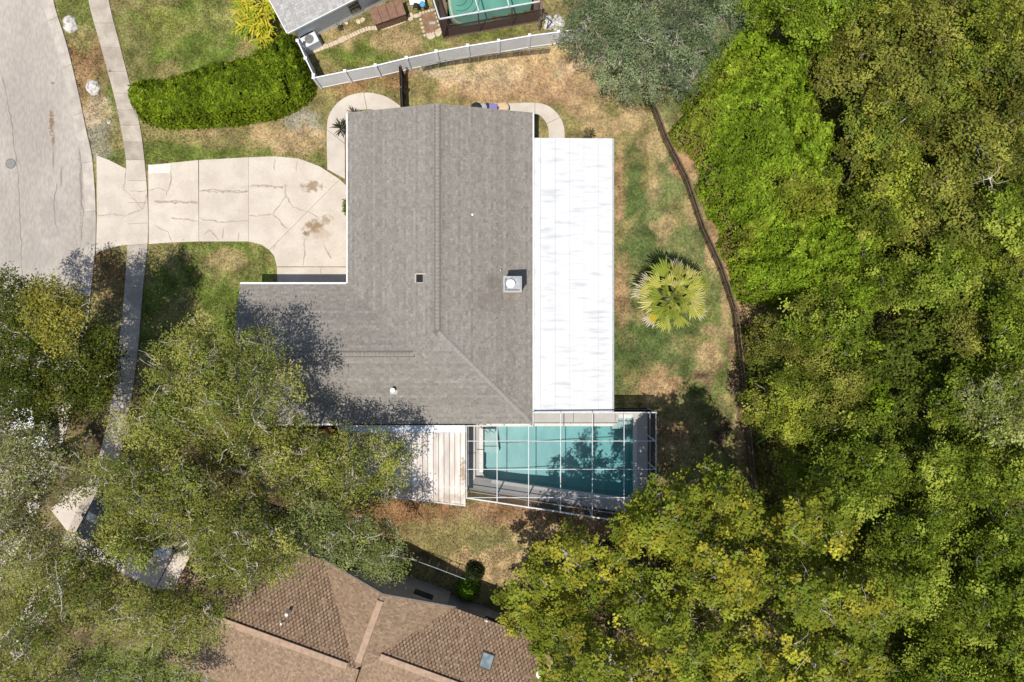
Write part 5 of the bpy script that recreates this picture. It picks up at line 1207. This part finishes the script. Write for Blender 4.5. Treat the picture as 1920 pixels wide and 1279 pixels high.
tree('oak_tree', 'live oak over the front lawn beside the pavement', 'oak tree', [(290,640),(340,600),(400,610),(440,640),(440,720),(400,800),(340,860),(270,870),(215,820),(205,780),(270,760),(285,700)], 6.0, 8.8, (370, 800), [(0.244, 0.275, 0.061), (0.305, 0.311, 0.072), (0.195, 0.232, 0.048), (0.354, 0.342, 0.096)], 46, trunk_r=.3, **oak)
tree('oak_tree', 'live oak whose branches reach over the white patio cover', 'oak tree', [(600,800),(650,790),(700,800),(760,810),(775,850),(760,900),(720,940),(680,960),(620,960),(580,930),(570,870)], 5.2, 7.4, (620, 950), OAK, 38, trunk_r=.26, **oak)
tree('oak_tree', 'live oak reaching down over the upper corner of the brown roof', 'oak tree', [(560,930),(620,950),(680,960),(740,970),(770,1010),(765,1060),(740,1095),(700,1080),(640,1060),(590,1040),(540,1020),(500,980)], 6.0, 8.5, (640, 990), [(0.207, 0.244, 0.072), (0.256, 0.287, 0.08), (0.171, 0.207, 0.064)], 36, trunk_r=.28, **oak)
tree('oak_tree', 'wide pale branched live oak in the lower left above the parked cars', 'oak tree', [(240,850),(330,860),(420,900),(500,940),(540,1000),(560,1060),(520,1100),(440,1110),(370,1080),(350,1055),(335,1025),(318,1002),(300,1020),(300,1055),(265,1075),(225,1050),(195,1000),(200,940),(150,900),(170,860)], 7.5, 10.5, (400, 970), OAK, 84, trunk_r=.42, **oak)
tree('oak_tree', 'live oak along the left edge under the dark yellow topped tree', 'oak tree', [(-60,800),(60,785),(150,820),(190,870),(160,930),(95,940),(90,985),(140,990),(160,1040),(100,1080),(-60,1090)], 7.5, 10.0, (40, 940), [(0.244, 0.25, 0.088), (0.293, 0.293, 0.096), (0.195, 0.201, 0.072)], 66, trunk_r=.35, **oak)
tree('oak_tree', 'live oak in the lower left around the brown house driveway', 'oak tree', [(60,1040),(150,1010),(215,1040),(235,1090),(290,1105),(350,1090),(420,1120),(440,1150),(410,1200),(350,1225),(260,1200),(180,1185),(100,1170),(40,1130)], 6.5, 9.5, (230, 1130), OAK, 64, trunk_r=.38, **oak)
tree('oak_tree', 'live oak in the bottom left corner', 'oak tree', [(-50,1080),(30,1090),(100,1150),(140,1200),(120,1250),(150,1310),(60,1330),(-50,1330)], 7.5, 10, (20, 1200), OAK, 36, trunk_r=.35, **oak)
tree('oak_tree', 'live oak on the bottom edge left of the cream bench', 'oak tree', [(120,1225),(190,1210),(260,1215),(320,1240),(395,1265),(420,1310),(300,1340),(150,1340),(110,1290)], 5.5, 7.5, (260, 1280), [(.15,.19,.05),(.20,.23,.06)], 30, trunk_r=.3, **oak)
tree('oak_tree', 'small live oak bridging the gap above the half hidden parked cars', 'oak tree', [(185,985),(215,960),(260,975),(300,985),(318,1010),(285,1030),(245,1050),(205,1040),(180,1015)], 6.5, 8.2, (250, 1015), OAK, 18, trunk_r=.2, **oak)
dk_o = dict(oak); dk_o.update(twigs=2, sprigs=40, leaf=.066)
tree('broadleaf_tree', 'dark green tree beside the road with a yellow topped crown behind', 'tree', [(-50,520),(20,515),(90,530),(150,560),(210,620),(215,700),(190,760),(120,800),(40,800),(-50,810)], 6.0, 8.6, (60, 680), DOAK, 74, trunk_r=.32, **dk_o)
tree('broadleaf_tree', 'yellow topped tree standing over the dark tree beside the road', 'tree', [(50,560),(90,535),(140,545),(165,580),(150,630),(125,680),(90,650),(55,610)], 9.2, 10.2, (95, 640), YOAK, 20, trunk_r=.2, **dk_o)
tree('broadleaf_tree', 'slim dark tree shading the grass verge beside the road bend', 'tree', [(150,640),(190,615),(222,650),(220,720),(200,770),(160,790),(130,740)], 5.0, 7.0, (170, 700), DOAK, 22, trunk_r=.2, **dk_o)
# grey-green tree at the top
tree('pine_tree', 'large grey green tree with feathery crown above the back corner of the yard', 'tree', [(1040,-60),(1050,20),(1040,60),(1060,90),(1100,110),(1120,150),(1150,190),(1200,180),(1250,200),(1290,190),(1320,140),(1360,100),(1390,40),(1380,-60)], 6.0, 9.5, (1200, 80), [(.16, .21, .10), (.21, .26, .13), (.12, .16, .07), (.27, .31, .16)], 125, (.55, 1.0), 22, 27, .062, trunk_r=.4, twigs=2, bark=m_bark, sprig_r=.17, aspect=.35, clump_j=.6, twig_r=.018, hjit=2.2)
bt = tree('bare_tree', 'thin leafless dark tree beside the white rocks at the top', 'tree', [(1000,5),(1030,-10),(1040,25),(1020,50),(1005,40)], 2.5, 3.6, (1012, 55), [(.12, .11, .05)], 6, (.3, .5), 6, 4, .04, twigs=3, bark=m_dbark, trunk_r=.09)
# yellow-green trees at the bottom right
YG = [(0.26, 0.29, 0.035), (0.208, 0.245, 0.03), (0.312, 0.325, 0.04), (0.172, 0.215, 0.028), (0.375, 0.35, 0.045)]
yg = dict(lr=(.5, 1.0), sprigs=19, per=27, leaf=.076, twigs=3, bark=m_pale, r_tip=.022, sprig_r=.15, hjit=3.0, aspect=.75, up=.85, clump_j=.4, mindist=.85, lowfill=.12, flat=.7)
YGL = [('tall yellow green tree whose crown touches the pool cage corner', [(1180,930),(1230,900),(1290,890),(1330,920),(1340,990),(1320,1050),(1260,1070),(1200,1050),(1140,1010),(1150,970)], 7, 10.5, (1240, 960), 46),
 ('yellow green tree rising above the end of the wire fence', [(1310,870),(1340,860),(1380,900),(1420,910),(1440,960),(1420,1020),(1370,1040),(1330,1010),(1310,950)], 7, 10.5, (1350, 930), 36),
 ('yellow green tree in the middle of the lower right stand with a long bare branch', [(1330,1010),(1400,1010),(1440,1040),(1460,1090),(1430,1140),(1370,1160),(1300,1150),(1270,1100),(1280,1050)], 8, 11, (1350, 1070), 46),
 ('yellow green tree below the pool in front of the brown roof', [(1030,1000),(1080,980),(1130,1000),(1190,1050),(1200,1100),(1160,1140),(1090,1140),(1030,1120),(980,1080),(985,1040)], 5.5, 8, (1100, 1040), 42),
 ('yellow green tree leaning over the right end of the brown roof', [(920,1110),(960,1080),(1040,1110),(1100,1140),(1130,1200),(1080,1240),(1010,1230),(960,1190)], 5.0, 7.2, (1040, 1130), 40),
 ('yellow green tree on the bottom edge right of the brown roof', [(1060,1230),(1130,1190),(1210,1200),(1260,1250),(1250,1330),(1040,1340),(1010,1270)], 6.5, 9.5, (1130, 1220), 38),
 ('golden yellow green tree in the thick of the lower right stand', [(1190,1060),(1260,1070),(1300,1120),(1310,1180),(1260,1220),(1190,1200),(1140,1160),(1150,1100)], 7, 10, (1220, 1120), 40),
 ('golden tree on the bottom edge in the lower right stand', [(1270,1200),(1340,1160),(1420,1160),(1470,1210),(1450,1330),(1270,1340),(1240,1260)], 7.5, 10.5, (1340, 1230), 44),
 ('broad yellow green tree beside the green wood at lower right', [(1450,950),(1500,910),(1560,930),(1610,980),(1590,1030),(1520,1050),(1460,1030),(1430,990)], 7.5, 10.5, (1500, 960), 44),
 ('yellow green tree below the broad one at lower right', [(1450,1050),(1530,1050),(1600,1060),(1680,1120),(1690,1170),(1620,1200),(1540,1190),(1470,1150),(1440,1100)], 7.5, 10.5, (1540, 1090), 52),
 ('golden yellow green tree on the bottom edge beside the green wood', [(1470,1190),(1560,1190),(1640,1200),(1670,1250),(1650,1340),(1480,1340),(1450,1260)], 7, 10, (1540, 1220), 44),
 ('slender yellow green tree nearest the pool deck', [(1180,940),(1205,925),(1235,945),(1230,990),(1195,1010),(1170,985)], 5, 6.5, (1190, 930), 12)]
for lab, cp_, z0, z1, bp_, nl_ in YGL: tree('broadleaf_tree', lab, 'tree', cp_, z0, z1, bp_, YG, int(nl_*1.1), trunk_r=.26, group='yellow green trees at lower right', **yg)

# ------------------------------------------------------------------ the wood on the right
VINE = [(0.178, 0.265, 0.019), (0.21, 0.316, 0.021), (0.261, 0.377, 0.027), (0.314, 0.438, 0.033), (0.366, 0.479, 0.043), (0.272, 0.366, 0.028), (0.261, 0.275, 0.038)]
LIM = [(0.209, 0.293, 0.029), (0.261, 0.347, 0.033), (0.167, 0.238, 0.023), (0.324, 0.401, 0.048)]
vp = dict(kind='stuff', mat=m_waxy, up=.85, nj=.5)
leafmass('vine_thicket', 'bright green climbing vines smothering the edge of the wood', 'vines', [(1252,205),(1280,120),(1320,50),(1350,-20),(1450,-30),(1560,20),(1610,130),(1640,240),(1650,320),(1710,390),(1740,480),(1720,590),(1640,660),(1540,650),(1480,590),(1410,590),(1385,500),(1358,430),(1325,350),(1288,270)], 6.4, 2.6, VINE, 700, .082, amp=2.0, chunk=.6, cks=.55, lump=1.7, depth=1.0, patch=2.5, fuzz=1.6, **vp)
leafmass('vine_thicket', 'bright green vines running down the middle of the wood', 'vines', [(1550,590),(1620,530),(1680,560),(1740,620),(1760,700),(1750,790),(1760,860),(1700,870),(1640,830),(1620,740),(1640,680),(1580,650)], 8.6, 2.2, VINE, 700, .082, amp=1.8, chunk=.6, cks=.55, lump=1.5, depth=1.0, patch=2.0, fuzz=1.6, **vp)
UND = [(0.108, 0.144, 0.022), (0.144, 0.186, 0.026), (0.192, 0.216, 0.036), (0.144, 0.216, 0.022), (0.216, 0.192, 0.043)]
leafmass('undergrowth', 'dark tangled undergrowth on the floor of the wood', 'undergrowth', [(1560,-60),(1990,-60),(1990,1360),(1440,1340),(1440,900),(1410,700),(1408,600),(1480,600),(1600,640),(1680,560),(1590,330),(1530,120),(1400,10)], 4.6, .8, UND, 330, .09, amp=.9, lump=1.6, depth=1.2, hole=.66, fuzz=.6, **vp)
leafmass('undergrowth', 'brown and olive scrub below the yellow green trees', 'undergrowth', [(1000,1040),(1200,1010),(1420,960),(1460,1340),(1060,1340),(1020,1200),(960,1110)], 1.2, .8, [(.06,.07,.02),(.09,.10,.03),(.10,.08,.04)], 110, .11, amp=.7, lump=1.4, depth=1.0, hole=.5, **vp)
leafmass('brambles', 'dry brown brambles along the far side of wire fence', 'brambles', [(1250,190),(1270,200),(1300,280),(1345,370),(1378,440),(1398,520),(1408,640),(1425,760),(1432,880),(1440,960),(1428,960),(1412,800),(1398,620),(1378,510),(1350,430),(1310,340),(1272,260)], .35, .4, [(.24,.15,.09),(.30,.20,.12),(.18,.12,.07),(.16,.15,.06)], 260, .05, amp=.2, lump=.6, depth=.3, **vp)
OLB = [(0.222, 0.227, 0.041), (0.186, 0.202, 0.039), (0.269, 0.261, 0.052), (0.154, 0.179, 0.031)]
OLG = [(0.238, 0.282, 0.035), (0.293, 0.326, 0.04), (0.185, 0.227, 0.028), (0.347, 0.358, 0.065)]
MGR = [(0.174, 0.23, 0.026), (0.234, 0.288, 0.032), (0.134, 0.185, 0.021), (0.295, 0.333, 0.052)]
PGR = [(0.275, 0.308, 0.077), (0.341, 0.363, 0.121), (0.209, 0.248, 0.05), (0.176, 0.22, 0.033)]
GLD = [(0.261, 0.268, 0.04), (0.207, 0.239, 0.04), (0.161, 0.211, 0.032)]
def region(px, py):
    if py < 330 and px > 1560: return random.choices([('olive brown', OLB), ('yellow olive', OLG), ('golden', GLD)], (6, 3, 1))[0]
    if py < 600 and px < 1690: return random.choices([('bright green', LIM), ('mid green', MGR), ('yellow olive', OLG)], (3, 2, 2))[0]
    if py < 330: return random.choices([('olive brown', OLB), ('bright green', LIM), ('yellow olive', OLG)], (2, 3, 2))[0]
    if px < 1560 and py > 560 and py < 780: return random.choices([('yellow olive', OLG), ('olive brown', OLB), ('golden', GLD)], (4, 2, 2))[0]
    if py > 830: return random.choices([('mid green', MGR), ('yellow olive', OLG)], (4, 1))[0]
    return random.choices([('yellow olive', OLG), ('mid green', MGR), ('pale grey green', PGR), ('olive brown', OLB)], (4, 3, 1.5, 1.5))[0]
ROWS = [(20, 'along the top edge'), (140, 'level with the gable top'), (265, 'level with the lanai top'), (390, 'level with the driveway'), (510, 'level with the chimney'), (630, 'level with the palm foot'), (750, 'level with the pool top'), (880, 'level with mid pool'), (1000, 'just below pool level'), (1125, 'level with the brown roof'), (1250, 'along the bottom edge')]
ORD = ['first', 'second', 'third', 'fourth', 'fifth', 'sixth']
def copy_tree(src, loc, rz, sc, label, group):
    r = src.copy(); C.objects.link(r); r.location = loc; r.rotation_euler = (0, 0, rz); r.scale = (sc, sc, sc); r['label'] = label; r['group'] = group
    for ch_ in src.children:
        c_ = ch_.copy(); C.objects.link(c_); c_.parent = r
    return r
PROTO = {}
for ri, (ry_, rl) in enumerate(ROWS):
    if ry_ < 200: xs0 = [1880, 1770, 1660, 1550]+([1450] if ry_ < 100 else [])
    elif ry_ < 560: xs0 = [1870, 1760, 1655]
    elif ry_ < 700: xs0 = [1880, 1800, 1560, 1460]
    elif ry_ < 800: xs0 = [1880, 1800, 1580, 1480]
    elif ry_ < 930: xs0 = [1880, 1790, 1690, 1590, 1500]
    else: xs0 = [1880, 1780, 1700 if ry_ > 1030 else 1680]
    for ci, x0 in enumerate(xs0):
        px = x0+random.uniform(-22, 22)+(25 if ri % 2 else 0); py = ry_+random.uniform(-22, 22); cn, pal = region(px, py)
        if 1580 < px < 1760 and 560 < py < 840: px = 1560 if px < 1670 else 1800
        lab = '%s woodland tree, %s from the right edge, %s' % (cn, ORD[ci], rl)
        zc = 6.6; bx0 = 960+(px-960)*(CAMH-zc)/CAMH; by0 = 639.5+(py-639.5)*(CAMH-zc)/CAMH
        ps = PROTO.setdefault(cn, [])
        if len(ps) < (2 if cn in ('olive brown', 'yellow olive', 'mid green') else 1):
            big = dict(lr=(.5, 1.0), sprigs=27, per=25, leaf=.072, twigs=1, bark=m_bark, sprig_r=.17, hjit=1.9, aspect=.6, up=.8, clump_j=.75, trunk_r=.14, lowfill=.35)
            if cn == 'pale grey green': big.update(twigs=4, bark=m_pale, sprigs=22, twig_r=.016)
            t_ = tree('woodland_tree', lab, 'tree', C_(px, py, 84, 80, n=12, j=.28), 5.0, 7.4, (bx0, by0), pal, 38, group='trees of the wood on the right', **big)
            ps.append(t_)
        else:
            src = ps[(ri+ci) % len(ps)]; sc = random.uniform(.82, 1.18) if px > 1560 else random.uniform(.72, .85)
            k_z = (CAMH-zc*sc)/CAMH; X_, Y_ = P(960+(px-960)*k_z, 639.5+(py-639.5)*k_z)
            copy_tree(src, (X_, Y_, 0), random.random()*6.283, sc, lab, 'trees of the wood on the right')
# bleached dead branch tangle
dd = empty('dead_bush', (*P(1855, 335, 8), 0), label='bleached bare dead tree top among the olive crowns at right', cat='dead tree')
A, B, ra, rb = branchy([(0, 0, -.1), (.2, 0, 4), (.1, .1, 7.6)], rng.normal(size=(40, 3))*np.array((.3, .3, .15))+np.array((0, 0, 8.1)), .006)
tubes_mesh('branches', A, B, ra, rb, M('bleached_wood', (.62, .55, .46), .9), dd, 5)
# leaf litter under the oaks and in the side yard
q = sample_poly(PL([(300,800),(640,800),(700,930),(1180,960),(1250,1010),(900,1060),(560,1010),(300,1000)]), 9000); n = len(q)
lc = jitcol([(.22,.13,.07),(.30,.19,.10),(.14,.09,.05)], n)
leaves_mesh('leaf_litter', np.column_stack([q, rng.uniform(.0, .03, n)]), np.array((0, 0, 1.))+rng.normal(size=(n, 3))*.3, np.full(n, .035), lc, m_litter, None, .6, label='brown fallen leaves over the ground below the oaks', cat='leaves', kind='stuff')
print('LEAVES', LEAFN[0], 'tris approx', sum(len(m.polygons) for m in bpy.data.meshes)*2)
